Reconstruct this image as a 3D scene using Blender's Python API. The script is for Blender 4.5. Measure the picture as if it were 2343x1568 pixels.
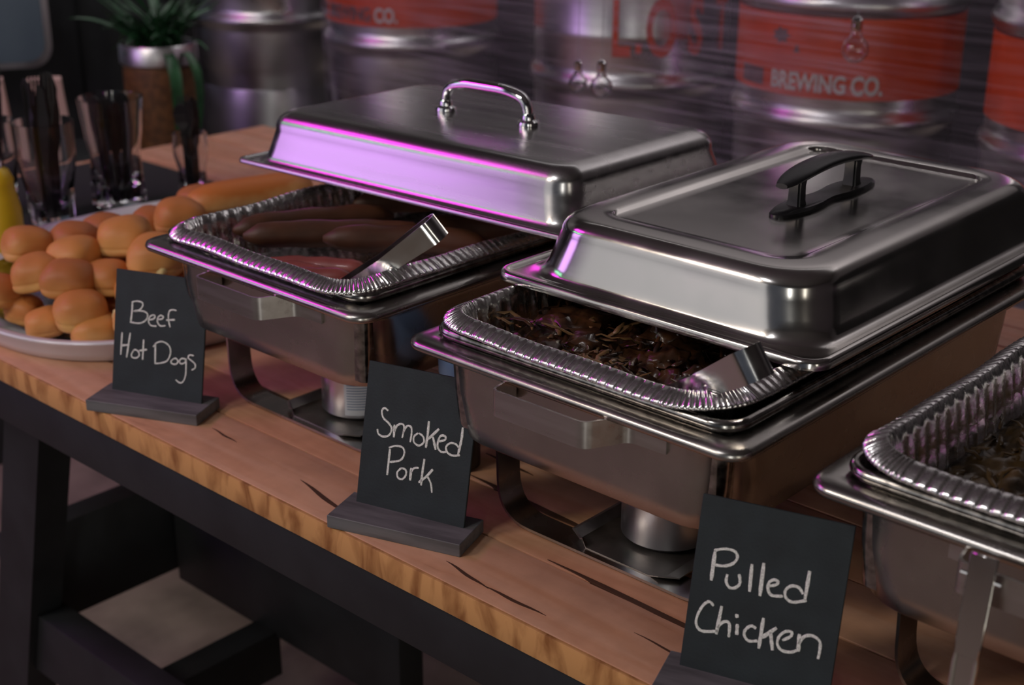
import bpy, bmesh, math, random
from mathutils import Vector, Matrix, noise
random.seed(7)
for o in list(bpy.data.objects): bpy.data.objects.remove(o)
scene = bpy.context.scene
COL = scene.collection
PI = math.pi

# ------------------------------------------------------------------ camera
FPX, YAW, PITCH, ROLL = 3207.65, 0.73594, 0.37416, 0.00553
CAMPOS = Vector((0.8571, -0.7971, 0.6438))
d = Vector((-math.sin(YAW)*math.cos(PITCH), math.cos(YAW)*math.cos(PITCH), -math.sin(PITCH)))
r = d.cross(Vector((0, 0, 1))).normalized(); u = r.cross(d)
r2 = math.cos(ROLL)*r + math.sin(ROLL)*u; u2 = -math.sin(ROLL)*r + math.cos(ROLL)*u
cd = bpy.data.cameras.new('camera'); cam = bpy.data.objects.new('camera', cd); COL.objects.link(cam)
cam.matrix_world = Matrix(((r2.x, u2.x, -d.x, CAMPOS.x), (r2.y, u2.y, -d.y, CAMPOS.y), (r2.z, u2.z, -d.z, CAMPOS.z), (0, 0, 0, 1)))
cd.sensor_width = 36; cd.sensor_fit = 'HORIZONTAL'; cd.lens = FPX/2343*36
cd.clip_start = 0.02; cd.clip_end = 60
cd.dof.use_dof = True; cd.dof.focus_distance = 1.22; cd.dof.aperture_fstop = 6.3
scene.camera = cam

# ------------------------------------------------------------------ light and exposure
vs = scene.view_settings
vs.view_transform = 'Standard'; vs.look = 'None'; vs.gamma = 1; vs.use_curve_mapping = False
vs.exposure = 0.0
W = bpy.data.worlds.new('world'); scene.world = W; W.use_nodes = True
W.node_tree.nodes['Background'].inputs[0].default_value = (0.30, 0.33, 0.42, 1)
W.node_tree.nodes['Background'].inputs[1].default_value = 0.16

def area(name, loc, target, sx, sy, power, color):
    l = bpy.data.lights.new(name, 'AREA'); l.shape = 'RECTANGLE'; l.size = sx; l.size_y = sy
    l.energy = power; l.color = color
    o = bpy.data.objects.new(name, l); COL.objects.link(o); o.location = loc
    o.rotation_euler = (Vector(target)-Vector(loc)).to_track_quat('-Z', 'Y').to_euler()
    return o
# tall daylight doorways behind the photographer (down to the floor), stage LED bars
# at the left front, and added fill lights: pale panel, table, kegs, upper walls
area('daylight_doorway', (2.3, -2.6, 0.30), (0, 0.3, 0.3), 0.30, 2.0, 12, (1.0, 0.98, 0.92))
area('second_doorway', (3.6, -1.4, 0.30), (0, 0.6, 0.3), 0.22, 2.0, 7, (1.0, 0.93, 0.8))
area('stage_wash_violet', (-2.15, -1.35, 0.60), (-0.3, 0.2, 0.25), 0.9, 0.7, 4.6, (0.74, 0.38, 1.0))
area('stage_bar_magenta', (-1.85, -0.72, 1.50), (-0.3, 0.2, 0.25), 0.9, 0.36, 5.0, (1.0, 0.05, 0.85))
area('stage_bar_green', (-1.9, -1.00, 1.10), (-0.3, 0.2, 0.25), 1.0, 0.16, 1.4, (0.30, 1.0, 0.5))
area('pale_fill', (-1.0, -2.5, 0.80), (0.1, 0.1, 0.25), 1.8, 1.3, 4.6, (0.95, 0.93, 0.93))  # added soft fill, mirrored in the front of the middle lid
area('table_fill', (-1.0, -1.9, 1.6), (-0.2, 0.2, 0), 0.45, 0.45, 13.0, (1.0, 0.86, 0.74))  # added front fill for the table and food
area('keg_fill', (-0.3, -1.7, 2.2), (-0.8, 1.6, 0.3), 0.4, 0.4, 11, (0.95, 0.92, 0.95))  # added light that brightens the kegs
area('wall_fill_back', (-0.8, 2.3, 2.5), (-1.0, 3.0, 1.7), 3.5, 0.15, 42, (1.0, 0.95, 0.97))  # added so the lid tops have a bright upper wall to mirror
area('wall_fill_left', (-3.3, 1.0, 2.5), (-4.0, 1.0, 1.7), 0.15, 3.0, 18, (1.0, 0.95, 0.97))  # added for the lids too, on the left upper wall

# ------------------------------------------------------------------ helpers
def link(o): COL.objects.link(o); return o
def thing(name, label, cat, loc=(0, 0, 0), rz=0, group=None):
    o = link(bpy.data.objects.new(name, None)); o.location = loc; o.rotation_euler = (0, 0, rz)
    o.empty_display_size = 0.05
    o['label'] = label; o['category'] = cat
    if group: o['group'] = group
    return o
def tag(o, label, cat, group=None, kind=None):
    o['label'] = label; o['category'] = cat
    if group: o['group'] = group
    if kind: o['kind'] = kind
    return o
def finish(bm, name, mat, parent=None, smooth=True, angle=40, recalc=True):
    if recalc: bmesh.ops.recalc_face_normals(bm, faces=bm.faces)
    me = bpy.data.meshes.new(name); bm.to_mesh(me); bm.free()
    if smooth:
        me.shade_smooth()
        try: me.set_sharp_from_angle(angle=math.radians(angle))
        except Exception: pass
    me.materials.append(mat)
    o = link(bpy.data.objects.new(name, me))
    if parent: o.parent = parent
    return o
def bm_box(bm, c, s, rot=None):
    m = Matrix.Translation(Vector(c))
    if rot is not None: m = m @ rot
    m = m @ Matrix.Diagonal((s[0], s[1], s[2], 1))
    return bmesh.ops.create_cube(bm, size=1, matrix=m)['verts']
def box(name, c, s, mat, parent=None, bevel=0.0, rot=None, seg=2):
    bm = bmesh.new(); bm_box(bm, c, s, rot)
    if bevel: bmesh.ops.bevel(bm, geom=bm.edges[:], offset=bevel, segments=seg, affect='EDGES', profile=0.5)
    return finish(bm, name, mat, parent, smooth=bevel > 0)
def rr(w, l, rad, nc=8, nx=10, ny=14):
    """closed rounded rectangle, ccw, centred: list of (x, y, nx, ny, is_corner)"""
    rad = max(0.0005, min(rad, w/2-1e-4, l/2-1e-4)); P = []
    cs = [(w/2-rad, l/2-rad, 0), (-w/2+rad, l/2-rad, 90), (-w/2+rad, -l/2+rad, 180), (w/2-rad, -l/2+rad, 270)]
    for k, (cx, cy, a0) in enumerate(cs):
        for i in range(nc+1):
            a = math.radians(a0+90*i/nc); P.append((cx+rad*math.cos(a), cy+rad*math.sin(a), math.cos(a), math.sin(a), 1))
        n = nx if k in (0, 2) else ny
        a = math.radians(a0+90); ex, ey = cs[(k+1) % 4][:2]
        p0 = (cx+rad*math.cos(a), cy+rad*math.sin(a)); p1 = (ex+rad*math.cos(a), ey+rad*math.sin(a))
        for i in range(1, n):
            t = i/n; P.append((p0[0]+(p1[0]-p0[0])*t, p0[1]+(p1[1]-p0[1])*t, math.cos(a), math.sin(a), 0))
    return P
def loft(bm, rings, close_last=False, close_first=False):
    prev = None; first = None
    for ring in rings:
        vs_ = [bm.verts.new(p) for p in ring]
        if prev:
            n = len(vs_)
            for i in range(n):
                bm.faces.new((prev[i], prev[(i+1) % n], vs_[(i+1) % n], vs_[i]))
        else: first = vs_
        prev = vs_
    if close_last: bm.faces.new(prev)
    if close_first: bm.faces.new(first[::-1])
    return bm
def rr_loft(bm, w, l, prof, rad, nc=8, nx=10, ny=14, warp=None, close_last=False, rmin=0.004):
    """prof: list of (inset, z[, radius]); warp(point_index, ring_index, x, y, nx, ny, corner) -> (dx, dy, dz)"""
    rings = []
    for k, q in enumerate(prof):
        R = q[2] if len(q) > 2 else max(rad-q[0], rmin)
        pts = rr(w-2*q[0], l-2*q[0], R, nc, nx, ny); ring = []
        for i, (x, y, ax, ay, c) in enumerate(pts):
            dz = 0
            if warp:
                dd = warp(i, k, x, y, ax, ay, c); x += dd[0]; y += dd[1]; dz = dd[2]
            ring.append((x, y, q[1]+dz))
        rings.append(ring)
    return loft(bm, rings, close_last)
def lathe(bm, prof, n=32, c=(0, 0, 0), cap0=True, cap1=True):
    rings = [[(c[0]+rad*math.cos(2*PI*i/n), c[1]+rad*math.sin(2*PI*i/n), c[2]+z) for i in range(n)] for rad, z in prof]
    return loft(bm, rings, close_last=cap1, close_first=cap0)
def tube(bm, pts, rad, n=10, cap=True, flat=None):
    """swept circle along pts (rad may be a list)"""
    pts = [Vector(p) for p in pts]; N = len(pts); rings = []
    t = (pts[1]-pts[0]).normalized(); up = Vector((0, 0, 1)) if abs(t.z) < 0.9 else Vector((1, 0, 0))
    a = t.cross(up).normalized(); 
    for i in range(N):
        t = (pts[min(i+1, N-1)]-pts[max(i-1, 0)]).normalized()
        a = (a-t*a.dot(t)).normalized(); b = t.cross(a); R = rad[i] if isinstance(rad, (list, tuple)) else rad
        rings.append([tuple(pts[i]+R*(a*math.cos(2*PI*k/n)+b*math.sin(2*PI*k/n)*(flat or 1))) for k in range(n)])
    return loft(bm, rings, close_last=cap, close_first=cap)
def strip(bm, pts, width, w_axis, th):
    """flat bar of constant width along w_axis following pts, thickness th"""
    w_axis = Vector(w_axis).normalized(); pts = [Vector(p) for p in pts]; N = len(pts); rings = []
    for i in range(N):
        t = (pts[min(i+1, N-1)]-pts[max(i-1, 0)]).normalized(); n = t.cross(w_axis).normalized()
        wd = width[i] if isinstance(width, (list, tuple)) else width
        rings.append([tuple(pts[i]+w_axis*wd/2*s+n*th/2*q) for s, q in ((1, 1), (-1, 1), (-1, -1), (1, -1))])
    return loft(bm, rings, close_last=True, close_first=True)
def fillet(pts, rad, n=6):
    """round the corners of a polyline"""
    P = [Vector(p) for p in pts]; out = [P[0]]
    for i in range(1, len(P)-1):
        a, b, c = P[i-1], P[i], P[i+1]; R = rad[i-1] if isinstance(rad, (list, tuple)) else rad
        R = min(R, (a-b).length*.48, (c-b).length*.48)
        p0 = b+(a-b).normalized()*R; p1 = b+(c-b).normalized()*R
        for k in range(n+1):
            t = k/n; out.append(p0*(1-t)**2+b*2*t*(1-t)+p1*t*t)
    out.append(P[-1]); return out
def dup(root, loc, rz=None, label=None, group=None, name=None):
    q = link(root.copy()); q.location = loc
    if rz is not None: q.rotation_euler = (0, 0, rz)
    if label: q['label'] = label
    if group: q['group'] = group
    if name: q.name = name
    for ch in list(root.children):
        c = link(ch.copy()); c.parent = q
        for g in ch.children:
            e = link(g.copy()); e.parent = c
    return q

# ------------------------------------------------------------------ materials
def mat(name, col, rough=0.5, metal=0.0, bump=0.0, scale=50, var=0.0, stretch=(1, 1, 1), spec=0.5, rvar=0.0, coat=0.0, aniso=0.0, dist=0.002, vscale=None, col2=None, detail=4, **kw):
    m = bpy.data.materials.new(name); m.use_nodes = True; nt = m.node_tree; N = nt.nodes; L = nt.links
    b = N['Principled BSDF']
    b.inputs['Base Color'].default_value = (*col, 1); b.inputs['Roughness'].default_value = rough
    b.inputs['Metallic'].default_value = metal; b.inputs['Specular IOR Level'].default_value = spec
    b.inputs['Coat Weight'].default_value = coat
    if aniso: b.inputs['Anisotropic'].default_value = aniso
    for k, v in kw.items(): b.inputs[k.replace('_', ' ')].default_value = v
    if bump or var or rvar:
        tc = N.new('ShaderNodeTexCoord'); mp = N.new('ShaderNodeMapping'); L.new(tc.outputs['Object'], mp.inputs[0])
        mp.inputs['Scale'].default_value = stretch
        nz = N.new('ShaderNodeTexNoise'); nz.inputs['Scale'].default_value = scale; nz.inputs['Detail'].default_value = detail
        L.new(mp.outputs[0], nz.inputs[0])
        if bump:
            bp = N.new('ShaderNodeBump'); bp.inputs['Strength'].default_value = bump; bp.inputs['Distance'].default_value = dist
            L.new(nz.outputs[0], bp.inputs['Height']); L.new(bp.outputs[0], b.inputs['Normal'])
        n2 = nz
        if vscale:
            n2 = N.new('ShaderNodeTexNoise'); n2.inputs['Scale'].default_value = vscale; n2.inputs['Detail'].default_value = 5
            L.new(mp.outputs[0], n2.inputs[0])
        if var:
            cr = N.new('ShaderNodeMix'); cr.data_type = 'RGBA'
            c2 = col2 if col2 else tuple(max(0, c*(1-var)) for c in col)
            cr.inputs[6].default_value = (*c2, 1); cr.inputs[7].default_value = (*col, 1)
            mr = N.new('ShaderNodeMapRange'); mr.inputs[1].default_value = 0.35; mr.inputs[2].default_value = 0.65
            L.new(n2.outputs[0], mr.inputs[0]); L.new(mr.outputs[0], cr.inputs[0]); L.new(cr.outputs[2], b.inputs['Base Color'])
        if rvar:
            mr = N.new('ShaderNodeMapRange'); mr.inputs[1].default_value = 0.3; mr.inputs[2].default_value = 0.7
            mr.inputs[3].default_value = max(0.02, rough-rvar); mr.inputs[4].default_value = rough+rvar
            L.new(n2.outputs[0], mr.inputs[0]); L.new(mr.outputs[0], b.inputs['Roughness'])
    return m
def glass(name, col=(1, 1, 1), rough=0.02, ior=1.45):
    m = bpy.data.materials.new(name); m.use_nodes = True
    b = m.node_tree.nodes['Principled BSDF']
    b.inputs['Base Color'].default_value = (*col, 1); b.inputs['Roughness'].default_value = rough
    b.inputs['Transmission Weight'].default_value = 1; b.inputs['IOR'].default_value = ior
    return m
M = dict(
 steel_brush=mat('brushed_steel', (0.62, 0.60, 0.58), 0.30, 1.0, bump=0.012, scale=60, stretch=(1, 14, 14), rvar=0.04, var=0.12, vscale=9),
 steel_x=mat('polished_steel', (0.66, 0.64, 0.61), 0.13, 1.0, rvar=0.06, scale=14, bump=0.012, var=0.1),
 steel_frame=mat('frame_steel', (0.50, 0.48, 0.45), 0.27, 1.0, rvar=0.06, scale=20, var=0.15, bump=0.01),
 steel_pan=mat('water_pan_steel', (0.48, 0.46, 0.43), 0.20, 1.0, rvar=0.08, scale=60, var=0.5, vscale=120, bump=0.02),
 chrome=mat('chrome', (0.75, 0.75, 0.76), 0.07, 1.0),
 collar=mat('satin_collar', (0.7, 0.7, 0.7), 0.36, 1.0),
 foil=mat('aluminium_foil', (0.86, 0.85, 0.84), 0.25, 1.0, bump=0.35, scale=170, dist=0.0012, rvar=0.05, detail=3),
 black_plastic=mat('black_plastic', (0.012, 0.012, 0.013), 0.35, bump=0.05, scale=200),
 keg=mat('keg_steel', (0.70, 0.70, 0.71), 0.32, 1.0, bump=0.05, scale=16, rvar=0.08, var=0.25, vscale=6),
 tray_steel=mat('tarnished_steel_plate', (0.26, 0.24, 0.22), 0.45, 0.9, rvar=0.1, scale=25, var=0.45),
 can=mat('fuel_can_metal', (0.62, 0.62, 0.66), 0.32, 1.0, bump=0.02, scale=90),
 board=mat('blackboard_paint', (0.015, 0.023, 0.027), 0.62, bump=0.1, scale=400, var=0.35, vscale=30),
 base=mat('grey_stained_wood', (0.15, 0.145, 0.15), 0.6, bump=0.2, scale=90, stretch=(0.15, 1, 1), var=0.45),
 chalk=mat('chalk', (0.95, 0.95, 0.90), 0.9, bump=0.5, scale=900, var=0.35, vscale=700),
 black_wood=mat('black_painted_timber', (0.016, 0.018, 0.020), 0.55, bump=0.15, scale=60, var=0.4, vscale=14),
 platter=mat('white_melamine', (0.72, 0.70, 0.74), 0.28, var=0.06, scale=6),
 concrete=mat('concrete_floor', (0.34, 0.27, 0.22), 0.8, bump=0.25, scale=30, var=0.4, vscale=9),
 wall=mat('grey_wall_paint', (0.20, 0.19, 0.19), 0.8, bump=0.1, scale=40, var=0.2),
 dark_panel=mat('black_shade_panel', (0.012, 0.011, 0.012), 0.7, bump=0.1, scale=20, var=0.2),
 orange=mat('orange_label_print', (0.62, 0.075, 0.018), 0.42, var=0.25, scale=9, bump=0.02),
 label_grey=mat('pale_label_print', (0.55, 0.53, 0.50), 0.5, var=0.2, scale=60),
 label_dark=mat('dark_label_print', (0.16, 0.10, 0.10), 0.5, var=0.3, scale=60),
 mustard=mat('yellow_squeeze_plastic', (0.78, 0.50, 0.02), 0.35, var=0.12, scale=18, Subsurface_Weight=0.1),
 glass=glass('clear_glass', (0.93, 0.94, 0.95)),
 dark_drink=mat('cola_dark', (0.010, 0.007, 0.006), 0.1),
 leaf=mat('palm_leaf', (0.03, 0.13, 0.045), 0.4, var=0.5, scale=25),
 wicker=mat('woven_planter', (0.17, 0.075, 0.022), 0.6, bump=0.6, scale=60, var=0.5),
 sausage=mat('smoked_sausage_skin', (0.115, 0.042, 0.018), 0.55, bump=0.35, scale=45, var=0.45, vscale=20, coat=0.0),
 pink_sausage=mat('pink_frankfurter_skin', (0.34, 0.085, 0.07), 0.45, bump=0.12, scale=45, var=0.3, vscale=20, coat=0.2),
 pork=mat('smoked_pork', (0.085, 0.035, 0.013), 0.3, bump=0.6, scale=70, var=0.8, vscale=55, col2=(0.012, 0.005, 0.003), coat=0.3),
 shred=mat('pale_pork_shreds', (0.24, 0.13, 0.045), 0.42, bump=0.4, scale=120, var=0.6, vscale=60),
 chicken=mat('sauced_chicken', (0.10, 0.055, 0.016), 0.4, bump=0.8, scale=60, var=0.75, vscale=45, coat=0.2),
 beige=mat('pale_pink_paper', (0.62, 0.43, 0.36), 0.8, var=0.1, scale=8),
 bluecup=mat('pale_blue_plastic', (0.28, 0.42, 0.70), 0.4, var=0.1, scale=20),
 white_label=mat('white_paper_label', (0.70, 0.74, 0.78), 0.6, var=0.05, scale=20),
 ink=mat('blue_grey_ink', (0.22, 0.30, 0.42), 0.6, var=0.1, scale=20),
 bezel=mat('silver_bezel', (0.42, 0.38, 0.42), 0.3, 1.0, var=0.1, scale=5),
 wire=mat('grey_cord', (0.35, 0.35, 0.38), 0.5, var=0.1, scale=50),
 bag=mat('matt_black', (0.012, 0.012, 0.014), 0.8, bump=0.2, scale=80, var=0.2),
)
# bread: golden crust on top, pale crumb on the sides (the bun's own colours, by height in the bun)
def bread(name, top, side, z0, z1, seed):
    m = mat(name, top, 0.48, bump=0.18, scale=70, spec=0.35)
    nt = m.node_tree; N = nt.nodes; L = nt.links; b = N['Principled BSDF']
    tc = N.new('ShaderNodeTexCoord'); sp = N.new('ShaderNodeSeparateXYZ'); L.new(tc.outputs['Object'], sp.inputs[0])
    nz = N.new('ShaderNodeTexNoise'); nz.inputs['Scale'].default_value = 28; nz.noise_dimensions = '4D'; nz.inputs['W'].default_value = seed
    L.new(tc.outputs['Object'], nz.inputs[0])
    ad = N.new('ShaderNodeMath'); ad.operation = 'MULTIPLY_ADD'; L.new(nz.outputs[0], ad.inputs[0]); ad.inputs[1].default_value = 0.030
    L.new(sp.outputs[2], ad.inputs[2])
    mr = N.new('ShaderNodeMapRange'); mr.inputs[1].default_value = z0+0.015; mr.inputs[2].default_value = z1+0.015; L.new(ad.outputs[0], mr.inputs[0])
    cr = N.new('ShaderNodeValToRGB'); L.new(mr.outputs[0], cr.inputs[0])
    e = cr.color_ramp.elements; e[0].position = 0; e[0].color = (*side, 1); e[1].position = 1; e[1].color = (*top, 1)
    k = cr.color_ramp.elements.new(0.5); k.color = (*[(a*0.6+c*0.4)*1.02 for a, c in zip(top, side)], 1)
    L.new(cr.outputs[0], b.inputs['Base Color'])
    b.inputs['Subsurface Weight'].default_value = 0.12; b.inputs['Subsurface Radius'].default_value = (0.01, 0.005, 0.002)
    return m
BREAD = [bread('roll_crust_a', (0.56, 0.215, 0.060), (0.72, 0.42, 0.14), 0.004, 0.026, 1.0),
         bread('roll_crust_b', (0.64, 0.27, 0.075), (0.76, 0.46, 0.17), 0.004, 0.030, 4.0),
         bread('roll_crust_c', (0.46, 0.16, 0.050), (0.66, 0.34, 0.10), 0.002, 0.024, 8.0)]
CRUMB = mat('torn_white_crumb', (0.80, 0.62, 0.28), 0.8, bump=0.5, scale=120, var=0.2)
HOTDOG_BUN = bread('long_bun_crust', (0.58, 0.19, 0.04), (0.90, 0.60, 0.24), 0.012, 0.034, 2.0)
def wood(name, a, b_, c_):
    m = bpy.data.materials.new(name); m.use_nodes = True; nt = m.node_tree; N = nt.nodes; L = nt.links; b = N['Principled BSDF']
    tc = N.new('ShaderNodeTexCoord'); mp = N.new('ShaderNodeMapping'); mp.inputs['Scale'].default_value = (1.0, 9, 4); L.new(tc.outputs['Object'], mp.inputs[0])
    nz = N.new('ShaderNodeTexNoise'); nz.inputs['Scale'].default_value = 5; nz.inputs['Detail'].default_value = 7; nz.inputs['Distortion'].default_value = 0.8; L.new(mp.outputs[0], nz.inputs[0])
    cr = N.new('ShaderNodeValToRGB'); L.new(nz.outputs[0], cr.inputs[0]); e = cr.color_ramp.elements
    e[0].position = 0.33; e[0].color = (*b_, 1); e[1].position = 0.6; e[1].color = (*a, 1); k = e.new(0.22); k.color = (*c_, 1)
    n2 = N.new('ShaderNodeTexNoise'); n2.inputs['Scale'].default_value = 38; n2.inputs['Detail'].default_value = 3; L.new(tc.outputs['Object'], n2.inputs[0])
    mx = N.new('ShaderNodeMix'); mx.data_type = 'RGBA'; mx.blend_type = 'MULTIPLY'; mx.inputs[0].default_value = 0.35
    L.new(cr.outputs[0], mx.inputs[6]); L.new(n2.outputs[0], mx.inputs[7]); L.new(mx.outputs[2], b.inputs['Base Color'])
    bp = N.new('ShaderNodeBump'); bp.inputs['Strength'].default_value = 0.15; bp.inputs['Distance'].default_value = 0.002; L.new(nz.outputs[0], bp.inputs['Height']); L.new(bp.outputs[0], b.inputs['Normal'])
    b.inputs['Roughness'].default_value = 0.52
    return m
M['wood'] = wood('varnished_plank', (0.76, 0.43, 0.26), (0.68, 0.35, 0.19), (0.42, 0.20, 0.10))
M['wood2'] = wood('varnished_plank_darker', (0.70, 0.37, 0.21), (0.60, 0.29, 0.15), (0.36, 0.16, 0.08))
# sawn front edge: upright darker figure every few centimetres
def edge_wood():
    m = bpy.data.materials.new('sawn_edge'); m.use_nodes = True; nt = m.node_tree; N = nt.nodes; L = nt.links; b = N['Principled BSDF']
    tc = N.new('ShaderNodeTexCoord'); mp = N.new('ShaderNodeMapping'); mp.inputs['Scale'].default_value = (1.0, 1, 0.35); L.new(tc.outputs['Object'], mp.inputs[0])
    nz = N.new('ShaderNodeTexNoise'); nz.inputs['Scale'].default_value = 42; nz.inputs['Detail'].default_value = 5; nz.inputs['Distortion'].default_value = 0.5; L.new(mp.outputs[0], nz.inputs[0])
    cr = N.new('ShaderNodeValToRGB'); L.new(nz.outputs[0], cr.inputs[0]); e = cr.color_ramp.elements
    e[0].position = 0.34; e[0].color = (0.28, 0.11, 0.03, 1); e[1].position = 0.56; e[1].color = (0.62, 0.32, 0.115, 1)
    L.new(cr.outputs[0], b.inputs['Base Color']); b.inputs['Roughness'].default_value = 0.45
    return m
M['edge'] = edge_wood()
def film_mat():
    m = bpy.data.materials.new('stretch_film'); m.use_nodes = True; nt = m.node_tree; N = nt.nodes; L = nt.links
    for n in list(N): N.remove(n)
    out = N.new('ShaderNodeOutputMaterial'); tr = N.new('ShaderNodeBsdfTransparent'); gl = N.new('ShaderNodeBsdfPrincipled'); mx = N.new('ShaderNodeMixShader')
    tr.inputs[0].default_value = (0.98, 0.975, 0.985, 1)
    gl.inputs['Base Color'].default_value = (0.55, 0.50, 0.60, 1); gl.inputs['Roughness'].default_value = 0.32; gl.inputs['Specular IOR Level'].default_value = 0.9
    tc = N.new('ShaderNodeTexCoord'); mp = N.new('ShaderNodeMapping'); mp.inputs['Scale'].default_value = (1.1, 1, 40); mp.inputs['Rotation'].default_value = (0, math.radians(7), 0); L.new(tc.outputs['Object'], mp.inputs[0])
    nz = N.new('ShaderNodeTexNoise'); nz.inputs['Scale'].default_value = 3.0; nz.inputs['Detail'].default_value = 6; L.new(mp.outputs[0], nz.inputs[0])
    n2 = N.new('ShaderNodeTexNoise'); n2.inputs['Scale'].default_value = 2.2; n2.inputs['Detail'].default_value = 1; L.new(tc.outputs['Object'], n2.inputs[0])
    mr = N.new('ShaderNodeMapRange'); mr.inputs[1].default_value = 0.42; mr.inputs[2].default_value = 0.68; mr.inputs[3].default_value = 0.05; mr.inputs[4].default_value = 0.36; L.new(nz.outputs[0], mr.inputs[0])
    m2 = N.new('ShaderNodeMapRange'); m2.inputs[1].default_value = 0.38; m2.inputs[2].default_value = 0.6; m2.inputs[3].default_value = 0.25; m2.inputs[4].default_value = 1; L.new(n2.outputs[0], m2.inputs[0])
    mu = N.new('ShaderNodeMath'); mu.operation = 'MULTIPLY'; L.new(mr.outputs[0], mu.inputs[0]); L.new(m2.outputs[0], mu.inputs[1])
    bp = N.new('ShaderNodeBump'); bp.inputs['Strength'].default_value = 0.6; bp.inputs['Distance'].default_value = 0.01; L.new(nz.outputs[0], bp.inputs['Height']); L.new(bp.outputs[0], gl.inputs['Normal'])
    L.new(mu.outputs[0], mx.inputs[0]); L.new(tr.outputs[0], mx.inputs[1]); L.new(gl.outputs[0], mx.inputs[2]); L.new(mx.outputs[0], out.inputs[0])
    return m
M['film'] = film_mat()
# ------------------------------------------------------------------ room shell
FZ = -0.75
def shell(name, c, s, m):
    o = box(name, c, s, m); o['kind'] = 'structure'; return o
shell('floor', (0, 0.0, FZ-0.05), (9, 9, 0.1), M['concrete'])
shell('wall_back', (0, 3.05, 0.9), (9, 0.1, 3.4), M['wall'])
shell('wall_left', (-4.05, 0, 0.9), (0.1, 9, 3.4), M['wall'])
shell('wall_right', (4.45, 0, 0.9), (0.1, 9, 3.4), M['wall'])
shell('ceiling', (0, 0, 2.65), (9, 9, 0.1), M['wall'])

for nm, c, s in (('shade_panel_1', (0, 2.99, 0.225), (8.9, 0.02, 1.95)), ('shade_panel_2', (-3.99, 0, 0.225), (0.02, 8.9, 1.95))):
    shell(nm, c, s, M['dark_panel'])  # dark sheets added to stand in for shade on the lower walls

# ------------------------------------------------------------------ table
YE = -0.049; YB = 0.98; X0, X1 = -1.45, 1.75
T = thing('buffet_table', 'long black timber table with orange-brown plank top carrying the buffet', 'table', (0, 0, FZ))
def tb(name, c, s, m, bevel=0.002, rot=None): return box(name, (c[0], c[1], c[2]-FZ), s, m, T, bevel, rot)
ys = [YE, 0.040, 0.113, 0.200, 0.292, 0.375, 0.470, 0.556, 0.650, 0.742, 0.830, 0.905, YB]
for i in range(len(ys)-1):
    a, b = ys[i]+0.0012, ys[i+1]-0.0012
    if i == 0: a = YE+0.004
    zt = [0, -.0006, -.0003, -.0008, -.0002, -.0005][i % 6]
    tb('plank', ((X0+X1)/2, (a+b)/2, zt-0.014), (X1-X0, b-a, 0.028), M['wood' if i % 2 == 0 else 'wood2'], 0.0012)
tb('sawn_front_edge', ((X0+X1)/2, YE+0.002, -0.0145), (X1-X0, 0.004, 0.0275), M['edge'], 0.0008)
# cracks along the first planks: thin dark filler wedges let into the surface
def crack(x0, x1, y0, y1, w):
    bm = bmesh.new(); n = 8; top = []; bot = []
    for i in range(n+1):
        t = i/n; x = x0+(x1-x0)*t; y = y0+(y1-y0)*t+0.0006*math.sin(9*t); h = w*math.sin(PI*min(1, t*1.0))**1.0*0.42+0.0001
        top.append((x, y+h)); bot.append((x, y-h))
    loop = top+bot[::-1]
    lo = [bm.verts.new((x, y, -FZ-0.004)) for x, y in loop]; hi = [bm.verts.new((x, y, -FZ+0.00035)) for x, y in loop]
    m_ = len(loop)
    bm.faces.new(hi)
    for i in range(m_): bm.faces.new((lo[i], lo[(i+1) % m_], hi[(i+1) % m_], hi[i]))
    finish(bm, 'crack', M['crackfill'], T, smooth=False)
M['crackfill'] = mat('dark_crack_filler', (0.085, 0.038, 0.018), 0.6, var=0.2, scale=40)
crack(-0.145, -0.050, -0.006, -0.024, 0.006); crack(0.075, 0.135, -0.020, -0.029, 0.004); crack(0.128, 0.200, -0.028, -0.0275, 0.004)
crack(0.14, 0.40, 0.044, 0.037, 0.0075); crack(-0.03, 0.16, 0.118, 0.108, 0.009); crack(-0.40, -0.26, 0.116, 0.111, 0.006)
crack(-0.31, -0.262, 0.008, 0.004, 0.003); crack(0.27, 0.35, 0.003, -0.001, 0.0025); crack(0.0, 0.30, 0.205, 0.196, 0.008); crack(-0.05, 0.02, 0.165, 0.16, 0.005)
# black frame
tb('apron', ((X0+X1)/2, YE+0.018, -0.058), (X1-X0-0.02, 0.028, 0.060), M['black_wood'])
tb('apron', ((X0+X1)/2, YB-0.03, -0.058), (X1-X0-0.02, 0.028, 0.060), M['black_wood'])
def leg(xt, xb, y):
    bm = bmesh.new(); w, dpt = 0.085, 0.048
    rings = []
    for x, z in ((xb, FZ), (xt, -0.0285)):
        rings.append([(x+a*w/2, y+b*dpt/2, z-FZ) for a, b in ((-1, -1), (1, -1), (1, 1), (-1, 1))])
    loft(bm, rings, True, True); finish(bm, 'leg', M['black_wood'], T, smooth=False)
for y in (YE+0.060, YB-0.07):
    leg(-0.672, -0.885, y); leg(1.25, 1.45, y); leg(-1.36, -1.38, y)
for x in (-0.82, 1.36):
    tb('side_rail', (x-0.022, (YE+YB)/2, -0.418), (0.044, YB-YE-0.12, 0.155), M['black_wood'])
tb('stretcher', (-0.55, 0.285, -0.43), (0.50, 0.044, 0.14), M['black_wood'])
tb('shelf_bearer', (-0.585, 0.10, -0.53), (0.048, 0.34, 0.075), M['black_wood'])
tb('stretcher', (0.30, 0.02, -0.47), (2.2, 0.044, 0.10), M['black_wood'])
tb('stretcher', (0.30, YB-0.12, -0.47), (2.2, 0.044, 0.10), M['black_wood'])

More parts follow.
